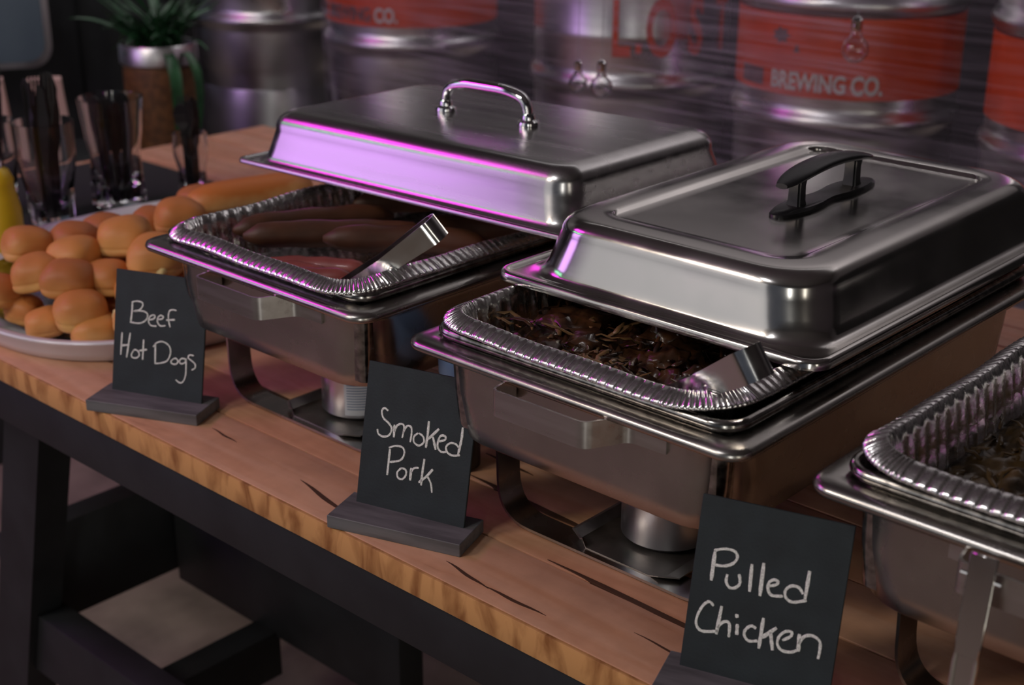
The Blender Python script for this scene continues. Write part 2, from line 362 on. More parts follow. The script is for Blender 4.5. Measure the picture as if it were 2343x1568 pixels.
# flat black sheet under the glasses
o = box('black_sheet', (-1.205, 0.415, 0.0025), (0.42, 0.42, 0.005), M['bag'], None, 0.001); tag(o, 'flat black sheet on the table under the glasses of cutlery', 'mat')

# ------------------------------------------------------------------ chafing dishes
ZR = 0.192; CW, CL = 0.36, 0.575
def build_chafer(x0, y0, label):
    t = thing('chafing_dish', label, 'chafing dish', (x0+CW/2, y0+CL/2, 0), 0, 'steel chafing dishes in a row on the table')
    # frame: rolled rim ledge and rounded skirt
    bm = bmesh.new()
    prof = [(0.030, ZR-0.008), (0.026, ZR-0.002), (0.020, ZR), (0.006, ZR-0.001), (0.0015, ZR-0.003), (0, ZR-0.0065), (0.0015, ZR-0.010), (0.005, ZR-0.0112),
            (0.014, ZR-0.012, 0.030), (0.020, ZR-0.016, 0.036), (0.023, ZR-0.024, 0.042), (0.024, ZR-0.05, 0.044), (0.027, ZR-0.078, 0.046), (0.0285, ZR-0.0935, 0.046), (0.0305, ZR-0.0955, 0.045), (0.0325, ZR-0.093, 0.043)]
    rr_loft(bm, CW, CL, prof, 0.022, nc=10, nx=8, ny=8)
    finish(bm, 'frame', M['steel_frame'], t, angle=60)
    # water pan: rolled rim proud of the frame, basin inside
    bm = bmesh.new()
    prof = [(0.0, ZR+0.006), (0.0012, ZR+0.0095), (0.0045, ZR+0.0115), (0.0078, ZR+0.010), (0.0090, ZR+0.006), (0.0100, ZR+0.003), (0.0115, ZR-0.002), (0.014, ZR-0.05), (0.018, ZR-0.088), (0.035, ZR-0.091)]
    rr_loft(bm, CW-0.034, CL-0.034, prof, 0.026, nc=10, nx=8, ny=8, close_last=True)
    # outer return of the rolled rim
    rr_loft(bm, CW-0.034, CL-0.034, [(0.0, ZR+0.006), (0.0012, ZR+0.0025), (0.005, ZR+0.0008)], 0.026, nc=10, nx=8, ny=8)
    bmesh.ops.remove_doubles(bm, verts=bm.verts, dist=1e-6)
    finish(bm, 'water_pan', M['steel_pan'], t, angle=60)
    for s in (-1, 1):
        ye = s*(CL/2)
        # carrying handle: flat bar bent into a shallow bracket below the rim
        bm = bmesh.new()
        yo = ye+s*0.016; yi = ye-s*0.022
        pts = [(-0.075, yi-s*0.001, ZR-0.021), (-0.058, yi+s*0.001, ZR-0.021), (-0.052, yo, ZR-0.021), (0.046, yo, ZR-0.021), (0.064, yi+s*0.001, ZR-0.021), (0.100, yi, ZR-0.021)]
        strip(bm, fillet(pts, [0.004, 0.006, 0.008, 0.008], 5), 0.0235, (0, 0, 1), 0.0022)
        finish(bm, 'handle', M['steel_brush'], t, angle=50)
        # leg strap: one bar bent into a U under each end
        yl = ye-s*0.085
        pts = [(-0.128, yl, ZR-0.085), (-0.124, yl, 0.001+0.0013), (0.124, yl, 0.001+0.0013), (0.128, yl, ZR-0.085)]
        bm = bmesh.new(); strip(bm, fillet(pts, [0.038, 0.038], 8), 0.030, (0, 1, 0), 0.0026)
        finish(bm, 'leg_strap', M['steel_frame'], t, angle=50)
        # fuel plate hooked on the strap, sides folded
        bm = bmesh.new()
        cx = -0.001+0.016; w = 0.118; yf = ye-s*0.078; yk = ye-s*0.235
        sec = [(-w/2-0.004, 0.0115), (-w/2, 0.0125), (-w/2+0.006, 0.0045), (w/2-0.014, 0.0045), (w/2, 0.0075)]
        rows = []
        for k, (yy, cut) in enumerate(((yf, 0.016), (yf-s*0.010, 0.0), (yk+s*0.01, 0.0), (yk, 0.012))):
            rows.append([bm.verts.new((cx+x*(1-cut/w*2), yy, z)) for x, z in sec])
        rows2 = [[bm.verts.new((v.co.x, v.co.y, v.co.z-0.0012)) for v in rw] for rw in rows]
        for R_ in (rows, rows2):
            for a in range(3):
                for b in range(4): bm.faces.new((R_[a][b], R_[a][b+1], R_[a+1][b+1], R_[a+1][b]))
        for a in range(3):
            bm.faces.new((rows[a][0], rows[a+1][0], rows2[a+1][0], rows2[a][0])); bm.faces.new((rows[a][4], rows2[a][4], rows2[a+1][4], rows[a+1][4]))
        for b in range(4):
            bm.faces.new((rows[0][b], rows2[0][b], rows2[0][b+1], rows[0][b+1])); bm.faces.new((rows[3][b], rows[3][b+1], rows2[3][b+1], rows2[3][b]))
        finish(bm, 'fuel_plate', M['tray_steel'], t, smooth=False)
    return t
CH = [(-0.420, 0.006), (0.0, 0.0), (0.411, 0.002)]
build_chafer(*CH[0], 'leftmost steel chafing dish, behind the Beef Hot Dogs sign')
build_chafer(*CH[1], 'middle steel chafing dish, between the Smoked Pork and Pulled Chicken signs')
build_chafer(*CH[2], 'rightmost steel chafing dish, cut by the frame, uncovered and without lid')

# ------------------------------------------------------------------ foil trays
def foil_tray(name, x0, y0, w, l, z, label, seed, depth=0.055):
    rnd = random.Random(seed); bm = bmesh.new()
    prof = [(0.003, -0.0095), (0.0003, -0.0088), (0.0, -0.0070), (0.0015, -0.0054), (0.0080, -0.0018), (0.0150, 0.0016), (0.0175, 0.0010), (0.0215, -0.008), (0.0245, -depth*0.5), (0.0275, -depth), (0.034, -depth-0.002)]
    P0 = rr(w, l, 0.054, 80, 250, 430); acc = [0]
    for i in range(1, len(P0)): acc.append(acc[-1]+math.hypot(P0[i][0]-P0[i-1][0], P0[i][1]-P0[i-1][1]))
    jit = [rnd.uniform(0.5, 1.3) for _ in range(4000)]
    def warp(i, k, x, y, ax, ay, c):
        s = acc[i]; nrm = (ax, ay)
        if 1 <= k <= 6:      # crimped rim: scallops, tight gathers on the corners
            per = 0.0046 if c else 0.0088
            ph = s/per; cell = int(ph); fr_ = ph-cell; f = (1-math.exp(-(min(fr_, 1-fr_)/0.13)**2)) if not c else abs(math.sin(PI*ph))**0.8
            amp = (0.0020 if c else 0.0011)*(0.7+0.5*jit[cell % 4000]); tw = 0 if c else 0.0007*(fr_-0.5)*(jit[(cell+3) % 4000]-0.9)
            dz = amp*(f-0.6)*(1 if k in (3, 4, 5) else 0.4)+tw*2
            o = (0.0012 if c else 0.0006)*(f-0.5)*jit[(cell+7) % 4000]
            wav = 0.0012*math.sin(s*21+seed)+0.0008*math.sin(s*47+seed*2)
            return (nrm[0]*o, nrm[1]*o, dz+wav)
        if k >= 7:
            per = 0.0065 if c else 0.0165; f = math.cos(2*PI*s/per)
            a = {7: 0.0004, 8: 0.0017, 9: 0.0021, 10: 0.0}[k]*(1.2 if c else 1)*jit[int(s/per) % 4000]
            return (-nrm[0]*a*f, -nrm[1]*a*f, 0)
        return (0, 0, 0.0012*math.sin(s*21+seed))
    rr_loft(bm, w, l, prof, 0.054, nc=80, nx=250, ny=430, warp=warp, close_last=True)
    o = finish(bm, name, M['foil'], None, angle=80); o.location = (x0+w/2, y0+l/2, z)
    tag(o, label, 'foil tray', 'foil food trays in the chafing dishes'); return o
ZF = 0.2165
foil_tray('foil_tray', -0.398, 0.009, 0.320, 0.530, ZF-0.0055, 'crinkled foil tray of sausages in the leftmost chafing dish', 1)
foil_tray('foil_tray', 0.014, 0.010, 0.320, 0.530, ZF-0.002, 'crinkled foil tray of dark smoked pork in the middle chafing dish', 2)
foil_tray('foil_tray', 0.432, 0.008, 0.318, 0.525, ZF+0.003, 'crinkled foil tray of dark chicken in the rightmost chafing dish', 3)

# ------------------------------------------------------------------ lids
def lid_a():
    t = thing('dish_cover', 'brushed steel lid with chrome bow handle, laid crosswise over the sausages', 'lid', (-0.2515, 0.381, ZF+0.0105))
    w, l = 0.533, 0.330; bm = bmesh.new(); H = 0.0620
    prof = [(0.0, -0.0005), (0.0, 0.0025), (0.0015, 0.0045), (0.004, 0.0045), (0.006, 0.003), (0.0145, 0.0025, 0.026), (0.0175, 0.004, 0.028), (0.0195, 0.009, 0.030)]
    for k in range(1, 5): prof.append((0.0195+0.0085*k/4, 0.009+(H-0.031)*k/4, 0.031))
    for k in range(1, 8):
        a = PI/2*k/7; prof.append((0.028+0.023*(1-math.cos(a)), H-0.022+0.022*math.sin(a), 0.031-0.013*k/7))
    rr_loft(bm, w, l, prof, 0.012, nc=12, nx=10, ny=10, close_last=True)
    finish(bm, 'lid_shell', M['steel_brush2'], t, angle=60)
    h = thing_part = None
    bm = bmesh.new()
    pts = []
    for k in range(25):
        a = k/24; x = -0.064+0.128*a
        zz = H+0.044*min(1, (math.sin(PI*a))**0.42)+0.006*math.sin(PI*a)
        pts.append((x, 0, zz))
    pts = fillet([(-0.066, 0, H+0.004), (-0.063, 0, H+0.030), (-0.034, 0, H+0.0375), (0.034, 0, H+0.0375), (0.063, 0, H+0.030), (0.066, 0, H+0.004)], [0.022, 0.03, 0.03, 0.022], 7)
    rad = [0.0062+0.0016*math.cos(PI*(i/(len(pts)-1)-0.5)) for i in range(len(pts))]
    tube(bm, pts, rad, 14, flat=0.85)
    hd = finish(bm, 'handle', M['chrome'], t, angle=60); hd['label'] = 'polished chrome bow handle'
    for s in (-1, 1):
        bm = bmesh.new(); lathe(bm, [(0.0125, 0), (0.0130, 0.003), (0.012, 0.006), (0.008, 0.008), (0.0075, 0.013), (0.0065, 0.015)], 24, (s*0.066, 0, H-0.0003))
        finish(bm, 'handle_foot', M['chrome'], hd, angle=40)
    t.rotation_euler = (math.radians(-0.3), math.radians(-1.1), 0)
M['steel_brush2'] = mat('satin_lid_steel', (0.60, 0.585, 0.58), 0.25, 1.0, bump=0.006, scale=50, stretch=(1, 12, 12), rvar=0.04, var=0.12, vscale=6)
lid_a()
def lid_b():
    w, l = 0.353, 0.525; H = 0.0570
    t = thing('dish_cover', 'polished steel lid with recessed top and black plastic handle on the smoked pork', 'lid', (0.1755, 0.120+l/2, ZF+0.0050))
    bm = bmesh.new()
    prof = [(0.0, -0.0045), (0.0, 0.0005), (0.0012, 0.003), (0.004, 0.0045), (0.007, 0.0035), (0.010, 0.0015), (0.016, 0.0012, 0.030), (0.0200, 0.0022, 0.040), (0.0225, 0.006, 0.046)]
    for k in range(1, 6): prof.append((0.0225+0.010*k/5, 0.006+(H-0.022)*k/5, 0.050))
    for k in range(1, 9):
        a = PI/2*k/8; prof.append((0.0325+0.017*(1-math.cos(a)), H-0.016+0.016*math.sin(a), 0.050))
    prof += [(0.060, H+0.0008, 0.046), (0.072, H+0.0005, 0.030), (0.0755, H-0.0005, 0.020), (0.0775, H-0.0035, 0.014), (0.0795, H-0.0042, 0.013), (0.09, H-0.0042, 0.012)]
    prof = [(a[0], a[1]) if len(a) == 2 else a for a in prof]
    rr_loft(bm, w, l, prof, 0.022, nc=12, nx=10, ny=12, close_last=True)
    finish(bm, 'lid_shell', M['steel_lidb'], t, angle=60)
    zb = H-0.0042; HO = (0.014, 0.012, 0)
    # black plastic handle: base plate with waist, two posts, arched grip
    bm = bmesh.new(); n = 40; out = []
    for i in range(n):
        a = 2*PI*i/n; yy = 0.090*math.sin(a); xx = 0.0185*math.copysign(abs(math.cos(a))**0.75, math.cos(a))
        xx *= 1-0.38*math.exp(-(yy/0.026)**2); out.append((xx, yy))
    loft(bm, [[(x*1.02, y*1.01, zb) for x, y in out], [(x*1.03, y*1.012, zb+0.0025) for x, y in out], [(x*0.9, y*0.97, zb+0.0050) for x, y in out]], True, True)
    finish(bm, 'handle_plate', M['black_plastic'], t, angle=45).location = HO
    for s in (-1, 1):
        bm = bmesh.new(); loft(bm, [[(x*k_, s*0.052+y*k_, z) for x, y in ((0.0068, 0.0068), (-0.0068, 0.0068), (-0.0068, -0.0068), (0.0068, -0.0068))] for z, k_ in ((zb+0.004, 1.15), (zb+0.010, 1.0), (zb+0.024, 0.95), (zb+0.030, 1.05))], True, True)
        bmesh.ops.bevel(bm, geom=[e for e in bm.edges if abs((e.verts[0].co-e.verts[1].co).z) > 0.003], offset=0.002, segments=2, affect='EDGES')
        finish(bm, 'handle_post', M['black_plastic'], t, angle=45).location = HO
    bm = bmesh.new(); rings = []
    for i in range(25):
        q = -1+2*i/24; y = q*0.081; wd = 0.0140*(1-abs(q)**6*0.55); zc = zb+0.0285+0.0100*(1-q*q); th = 0.0095*(1-0.45*abs(q)**3)
        rings.append([(wd*math.cos(2*PI*k/16)*(1.0), y, zc+th*0.5*math.copysign(abs(math.sin(2*PI*k/16))**0.7, math.sin(2*PI*k/16))) for k in range(16)])
    loft(bm, rings, True, True)
    finish(bm, 'handle_grip', M['black_plastic'], t, angle=50).location = HO
M['steel_lidb'] = mat('polished_lid_steel', (0.66, 0.64, 0.61), 0.17, 1.0, bump=0.012, scale=16, rvar=0.07, var=0.12, vscale=12)
lid_b()

# ------------------------------------------------------------------ tongs
def tongs(bend, tip, wid, opening, label, w_up=(0, 0, 1), roll=0.0, length=None):
    bend = Vector(bend); tip = Vector(tip); d_ = (tip-bend).normalized(); L_ = (tip-bend).length
    wv = Vector(w_up); wv = (wv-d_*wv.dot(d_)).normalized(); wv = Matrix.Rotation(roll, 3, d_) @ wv
    ov = d_.cross(wv).normalized()
    t = thing('serving_tongs', label, 'tongs', tuple(bend), 0)
    R_ = 0.0135
    for s, nm in ((1, 'arm'), (-1, 'arm')):
        bm = bmesh.new()
        pts = []
        for k in range(14):
            q = k/13; off = R_+(opening-R_)*q
            pts.append(d_*(R_+L_*q)+ov*s*off)
        wd = [wid*(1-0.25*min(1, k/5)) if k < 6 else wid*(0.75+0.2*(k-5)/8) for k in range(14)]
        strip(bm, pts, wd, wv, 0.0012)
        finish(bm, nm, M['tong'], t, angle=40)
    bm = bmesh.new(); pts = [d_*(R_-R_*math.sin(a))+ov*R_*math.cos(a) for a in [PI*k/16 for k in range(17)]]
    strip(bm, pts, wid, wv, 0.0012); finish(bm, 'spring_bend', M['tong'], t, angle=40)
    return t
M['tong'] = mat('bright_tong_steel', (0.72, 0.71, 0.69), 0.16, 1.0, rvar=0.04, scale=60, bump=0.01)
tongs((-0.066, 0.118, 0.2560), (-0.158, 0.057, 0.172), 0.023, 0.018, 'steel serving tongs sticking up out of the tray of sausages', w_up=(0.1, 0.35, 1), roll=-0.40)
tongs((0.349, 0.038, 0.2540), (0.232, 0.070, 0.173), 0.026, 0.018, 'steel serving tongs sticking up out of the tray of smoked pork', w_up=(-0.1, -0.1, 1))
# ladle-like utensil hung on the rim of the right chafing dish
def utensil():
    t = thing('serving_utensil', 'steel serving utensil handle leaning on the front of the rightmost chafing dish', 'utensil', (0.541, -0.020, 0.0))
    a = Vector((0.018, -0.002, 0.197)); b = Vector((0.018, -0.022, 0.0015)); dd = (b-a).normalized()
    wx = Vector((1, 0, 0))
    bm = bmesh.new(); strip(bm, [a, a+dd*0.060, a+dd*0.072], [0.0185, 0.0175, 0.016], wx, 0.003)
    bmesh.ops.bevel(bm, geom=bm.edges[:], offset=0.0006, segments=1, affect='EDGES'); finish(bm, 'grip', M['tong'], t, angle=40)
    bm = bmesh.new()
    n = wx.cross(dd).normalized()
    for s in (-1, 1):
        tube(bm, [a+dd*0.068+wx*s*0.0068, a+dd*0.078+wx*s*0.0072, a+dd*0.13+wx*s*0.0062, b-dd*0.001+wx*s*0.0056], [0.0012, 0.0018, 0.0017, 0.0016], 8)
    strip(bm, [a+dd*0.066+n*0.0008, a+dd*0.13+n*0.0008, b-dd*0.0015+n*0.0008], [0.013, 0.012, 0.011], wx, 0.001)
    finish(bm, 'grooved_shaft', M['tong'], t, angle=40)
    for s in (-1, 1):
        bm = bmesh.new(); tube(bm, [a+dd*0.016+wx*s*0.009, a+dd*0.016+wx*s*0.0135], 0.0016, 8); finish(bm, 'pin', M['tong'], t)
utensil()

# ------------------------------------------------------------------ food
def sausage(x, y, z, L_, rad, ang, bend, m, label, group, pitch=0.0):
    bm = bmesh.new(); n = 13; pts = []; rs = []
    for i in range(n):
        q = -1+2*i/(n-1); pts.append((q*L_/2, bend*(1-q*q), 0)); rs.append(rad*max(0.22, (1-abs(q)**7)**0.5)*(1+0.05*math.sin(i*1.9+x*50)))
    tube(bm, pts, rs, 14); o = finish(bm, 'sausage', m, None, angle=70)
    o.location = (x, y, z); o.rotation_euler = (0, pitch, ang)
    return tag(o, label, 'sausage', group)
FB = ZF-0.055
SG = 'smoked brown sausages in the left tray'; PG = 'pink frankfurters in the left tray'
box_z = FB+0.016
S1 = [(-0.315, 0.170, 0.034, 0.19, 1.25, 'long brown sausage lying against the left wall of the foil tray'),
      (-0.262, 0.155, 0.034, 0.20, 0.95, 'brown sausage in the middle of the foil tray, ending near its front rim'),
      (-0.200, 0.200, 0.030, 0.18, 0.80, 'brown sausage right of the middle one, half under the lid'),
      (-0.300, 0.330, 0.030, 0.18, 1.10, 'brown sausage at the left, deep under the lid'),
      (-0.170, 0.300, 0.028, 0.17, 0.95, 'brown sausage deep under the lid, behind the tongs')]
for x, y, z, L_, an, lb in S1: sausage(x, y, FB+z, L_, 0.0150, an, 0.008, M['sausage'], lb, SG, 0.05)
P1 = [(-0.262, 0.072, 0.015, 'pink frankfurter lying just inside the front rim at the left'), (-0.235, 0.100, 0.017, 'pink frankfurter second from the front rim'), (-0.215, 0.062, 0.019, 'pink frankfurter tip closest to the front rim, left of the tongs'),
      (-0.150, 0.125, 0.014, 'pink frankfurter partly under the tongs'), (-0.135, 0.180, 0.014, 'pink frankfurter behind the tongs at the right wall'), (-0.120, 0.240, 0.014, 'pink frankfurter at the right wall under the lid edge')]
for i, (x, y, z, lb) in enumerate(P1): sausage(x, y, FB+z-0.002, 0.115, 0.0115, 0.45+0.16*i, 0.006, M['pink_sausage'], lb, PG)
def mound(name, x0, y0, w, l, zb, zh, m, label, cat, seed, amp=0.01, fr=30):
    bm = bmesh.new(); nx, ny = 60, 100; V = []
    for j in range(ny+1):
        row = []
        for i in range(nx+1):
            a, b = i/nx, j/ny; e = min(a, 1-a, b*1.6, (1-b)*1.6)*9; e = min(1, e)**0.5
            p = Vector((a*w*fr, b*l*fr, seed)); h = noise.fractal(p, 1.0, 2.0, 4)
            p2 = Vector((a*w*fr*2.6, b*l*fr*2.6, seed+9)); h2 = abs(noise.noise(p2))
            row.append(bm.verts.new((x0+a*w, y0+b*l, zb+e*(zh+amp*h-amp*0.9*h2))))
        V.append(row)
    for j in range(ny):
        for i in range(nx): bm.faces.new((V[j][i], V[j][i+1], V[j+1][i+1], V[j+1][i]))
    lo = bmesh.ops.extrude_edge_only(bm, edges=[e for e in bm.edges if e.is_boundary])
    for v in lo['geom']:
        if isinstance(v, bmesh.types.BMVert): v.co.z = zb-0.001
    o = finish(bm, name, m, None, angle=80); return tag(o, label, cat, kind='stuff')
pk = mound('smoked_pork', 0.040, 0.042, 0.264, 0.468, FB+0.001, 0.030, M['pork'], 'dark glossy smoked pork filling the middle foil tray', 'meat', 3, 0.014, 34)
def shreds(parent, n, x0, x1, y0, y1, z, m, seed, lmin=0.010, lmax=0.032, spots=None):
    rnd = random.Random(seed); bm = bmesh.new()
    for k in range(n):
        if spots:
            sx, sy, sr = rnd.choice(spots); x = rnd.gauss(sx, sr); y = rnd.gauss(sy, sr)
        else: x = rnd.uniform(x0, x1); y = rnd.uniform(y0, y1)
        x = min(max(x, x0), x1); y = min(max(y, y0), y1)
        a = rnd.uniform(0, PI); L_ = rnd.uniform(lmin, lmax); tl = rnd.uniform(-0.4, 0.4); zz = z+rnd.uniform(-0.004, 0.008)
        v = Vector((math.cos(a), math.sin(a), tl))*L_/2; pr = Vector((-v.y, v.x, 0))*rnd.uniform(-0.3, 0.3); c = Vector((x, y, zz)); w_ = rnd.uniform(0.0012, 0.0032)
        pq = Vector((rnd.uniform(-1, 1), rnd.uniform(-1, 1), rnd.uniform(-0.4, 0.8)))*L_*0.16
        tube(bm, [c-v, c-v*0.5+pr*0.7, c+pr+pq, c+v*0.5+pr-pq*0.4, c+v], [w_*0.5, w_, w_*0.75, w_, w_*0.4], 6, flat=0.55)
    o = finish(bm, 'meat_shreds', m, parent, angle=80); o['kind'] = 'stuff'; return o
shreds(pk, 44, 0.045, 0.30, 0.05, 0.30, FB+0.034, M['shred'], 5, spots=[(0.075, 0.09, 0.014), (0.16, 0.062, 0.012), (0.13, 0.11, 0.02), (0.20, 0.06, 0.012)])
shreds(pk, 170, 0.045, 0.30, 0.05, 0.40, FB+0.032, M['pork'], 6, 0.012, 0.04)
# a few rounded chunks in the pork
bm = bmesh.new(); rnd = random.Random(4)
for (x, y, s) in ((0.100, 0.125, 0.026), (0.135, 0.092, 0.018), (0.21, 0.115, 0.016), (0.175, 0.16, 0.022), (0.085, 0.18, 0.02), (0.25, 0.10, 0.012), (0.12, 0.060, 0.013)):
    v0 = len(bm.verts); r_ = bmesh.ops.create_icosphere(bm, subdivisions=3, radius=s, matrix=Matrix.Translation((x, y, FB+0.030)))
    for v in r_['verts']:
        dv = v.co-Vector((x, y, FB+0.030)); v.co = Vector((x, y, FB+0.030))+Vector((dv.x, dv.y*1.2, dv.z*0.6))*(1+0.55*noise.noise(v.co*60)+0.40*noise.noise(v.co*150)+0.25*noise.noise(v.co*330))
o = finish(bm, 'meat_chunks', M['pork'], pk, angle=80); o['kind'] = 'stuff'
ck = mound('pulled_chicken', 0.458, 0.040, 0.266, 0.47, FB+0.003, 0.016, M['chicken'], 'brown sauced pulled chicken filling the rightmost foil tray', 'meat', 11, 0.008, 60)
shreds(ck, 260, 0.465, 0.72, 0.05, 0.5, FB+0.019, M['chicken'], 8, 0.008, 0.026)

# ------------------------------------------------------------------ chalkboard signs
STROKES = {
'A':[[[22.7,102.6],[22.5,91.9],[21.3,79.7]],[[21.7,103.1],[27.7,105.1],[35.0,104.5],[35.9,100.5],[31.8,95.6],[23.2,93.2]],[[23.2,93.2],[36.9,94.9],[42.9,91.9],[41.0,85.4],[33.2,80.9],[21.3,80.4]],[[43.9,85.8],[50.3,87.8],[52.7,90.9],[50.1,92.2],[45.9,89.8],[44.4,84.6],[47.8,80.2],[55.0,80.3]],[[55.3,87.8],[61.7,89.3],[63.0,92.0],[59.4,93.0],[56.2,89.8],[56.2,84.8],[60.0,81.3],[66.4,82.4]],[[79.5,100.9],[75.4,101.2],[71.2,99.8],[69.7,95.3],[70.1,89.1],[72.5,81.3]],[[67.2,88.7],[78.1,90.4]],[[10.7,67.6],[10.1,42.1]],[[21.4,68.4],[17.9,40.0]],[[9.6,52.5],[21.0,54.7]],[[26.7,49.4],[24.0,44.0],[25.6,41.0],[30.7,41.1],[34.2,44.7],[32.5,48.9],[28.1,50.2],[25.7,47.8]],[[39.2,63.1],[38.8,40.3]],[[34.0,49.8],[44.0,52.4]],[[54.5,61.4],[55.3,38.1]],[[51.8,56.6],[56.6,62.0],[64.4,63.9],[72.5,60.0],[74.4,52.1],[70.5,43.4],[62.8,39.8],[54.9,38.0]],[[78.9,47.0],[75.5,43.4],[77.1,40.9],[82.1,41.2],[84.4,44.6],[81.8,47.4],[78.2,46.6]],[[93.9,48.4],[88.9,48.4],[86.2,44.9],[88.5,42.4],[93.4,44.6],[94.5,49.2],[95.0,39.8],[94.8,29.7],[91.7,22.4],[87.4,20.9],[82.6,23.6]],[[104.2,53.6],[98.6,53.5],[97.3,50.2],[101.7,47.6],[106.2,44.5],[106.4,40.1],[102.3,37.3]]],
'B':[[[25.5,94.7],[21.4,96.6],[18.8,93.4],[21.0,87.1],[27.5,83.0],[31.1,78.4],[28.8,71.8],[22.9,69.3],[17.4,70.9],[15.8,75.3]],[[33.6,82.9],[34.2,70.9]],[[34.3,76.3],[36.6,82.8],[41.7,85.1],[44.2,82.3],[43.1,72.0]],[[43.4,76.8],[47.0,84.2],[51.6,83.8],[52.6,77.3],[52.0,69.8]],[[59.5,80.0],[55.5,75.9],[56.1,70.6],[61.5,68.4],[66.3,72.7],[64.9,77.8],[60.2,80.1]],[[69.4,93.3],[69.5,80.7],[69.0,67.9]],[[80.7,88.2],[70.3,76.2]],[[75.1,79.8],[79.4,68.1]],[[81.4,76.4],[87.7,79.0],[88.0,82.4],[83.6,82.4],[81.2,77.7],[81.2,71.1],[85.4,67.3],[90.4,68.3]],[[104.8,94.3],[104.7,82.5],[102.8,68.3]],[[103.5,74.3],[99.5,77.5],[93.7,77.3],[89.8,72.9],[91.9,68.0],[97.9,66.3],[104.9,68.3]],[[31.4,58.9],[31.0,33.7]],[[30.1,60.0],[37.3,63.2],[44.9,63.0],[47.0,57.4],[43.3,50.5],[32.3,46.5]],[[45.6,43.6],[41.6,38.7],[42.9,33.6],[47.5,33.2],[51.0,38.0],[50.2,42.6],[45.6,43.6]],[[55.9,45.8],[56.0,33.7]],[[55.6,41.0],[58.8,46.1],[63.9,47.5]],[[68.8,57.2],[68.0,44.3],[68.0,31.6]],[[78.6,49.3],[72.8,41.3],[65.2,33.7]],[[73.5,41.5],[77.9,35.7],[80.1,27.1]]],
'C':[[[15.5,96.8],[15.6,73.0]],[[14.7,96.6],[22.2,99.6],[30.1,99.7],[33.2,95.5],[30.5,90.0],[24.1,86.5],[16.8,85.7]],[[27.4,80.8],[27.3,74.9],[30.3,71.1],[34.6,71.7],[37.9,76.0],[36.4,83.0]],[[45.0,92.9],[46.1,71.5]],[[53.8,95.9],[54.4,70.1]],[[59.8,79.3],[65.3,81.6],[66.3,84.3],[63.3,85.0],[59.9,82.2],[59.7,76.8],[63.2,72.8],[71.6,74.1]],[[88.5,97.9],[88.1,75.0]],[[86.1,79.4],[82.6,83.4],[76.9,83.5],[72.8,79.0],[74.1,73.5],[79.7,71.5],[89.5,75.4]],[[20.3,53.8],[16.5,56.3],[12.1,52.2],[8.8,43.3],[8.8,36.3],[12.9,32.3],[19.8,33.1],[26.5,35.3]],[[26.6,55.3],[25.4,32.5]],[[25.7,37.6],[28.5,42.3],[32.2,44.3],[34.7,41.9],[35.3,32.6]],[[40.5,44.4],[41.2,36.1]],[[38.0,50.2],[40.6,50.9]],[[55.2,44.7],[51.1,45.6],[47.3,41.7],[47.0,37.1],[50.9,33.7],[57.5,35.4]],[[59.6,54.2],[59.3,29.9]],[[70.5,49.1],[60.4,38.6]],[[66.4,44.6],[69.8,31.2]],[[76.1,40.7],[81.6,45.1],[82.1,48.7],[77.4,47.9],[73.3,43.0],[72.8,36.9],[76.7,33.0],[83.4,33.3],[87.8,35.9]],[[88.0,48.7],[89.0,35.3]],[[88.4,41.0],[91.7,47.7],[98.0,49.8],[103.6,46.9],[104.6,40.4],[104.2,33.5]]],
}
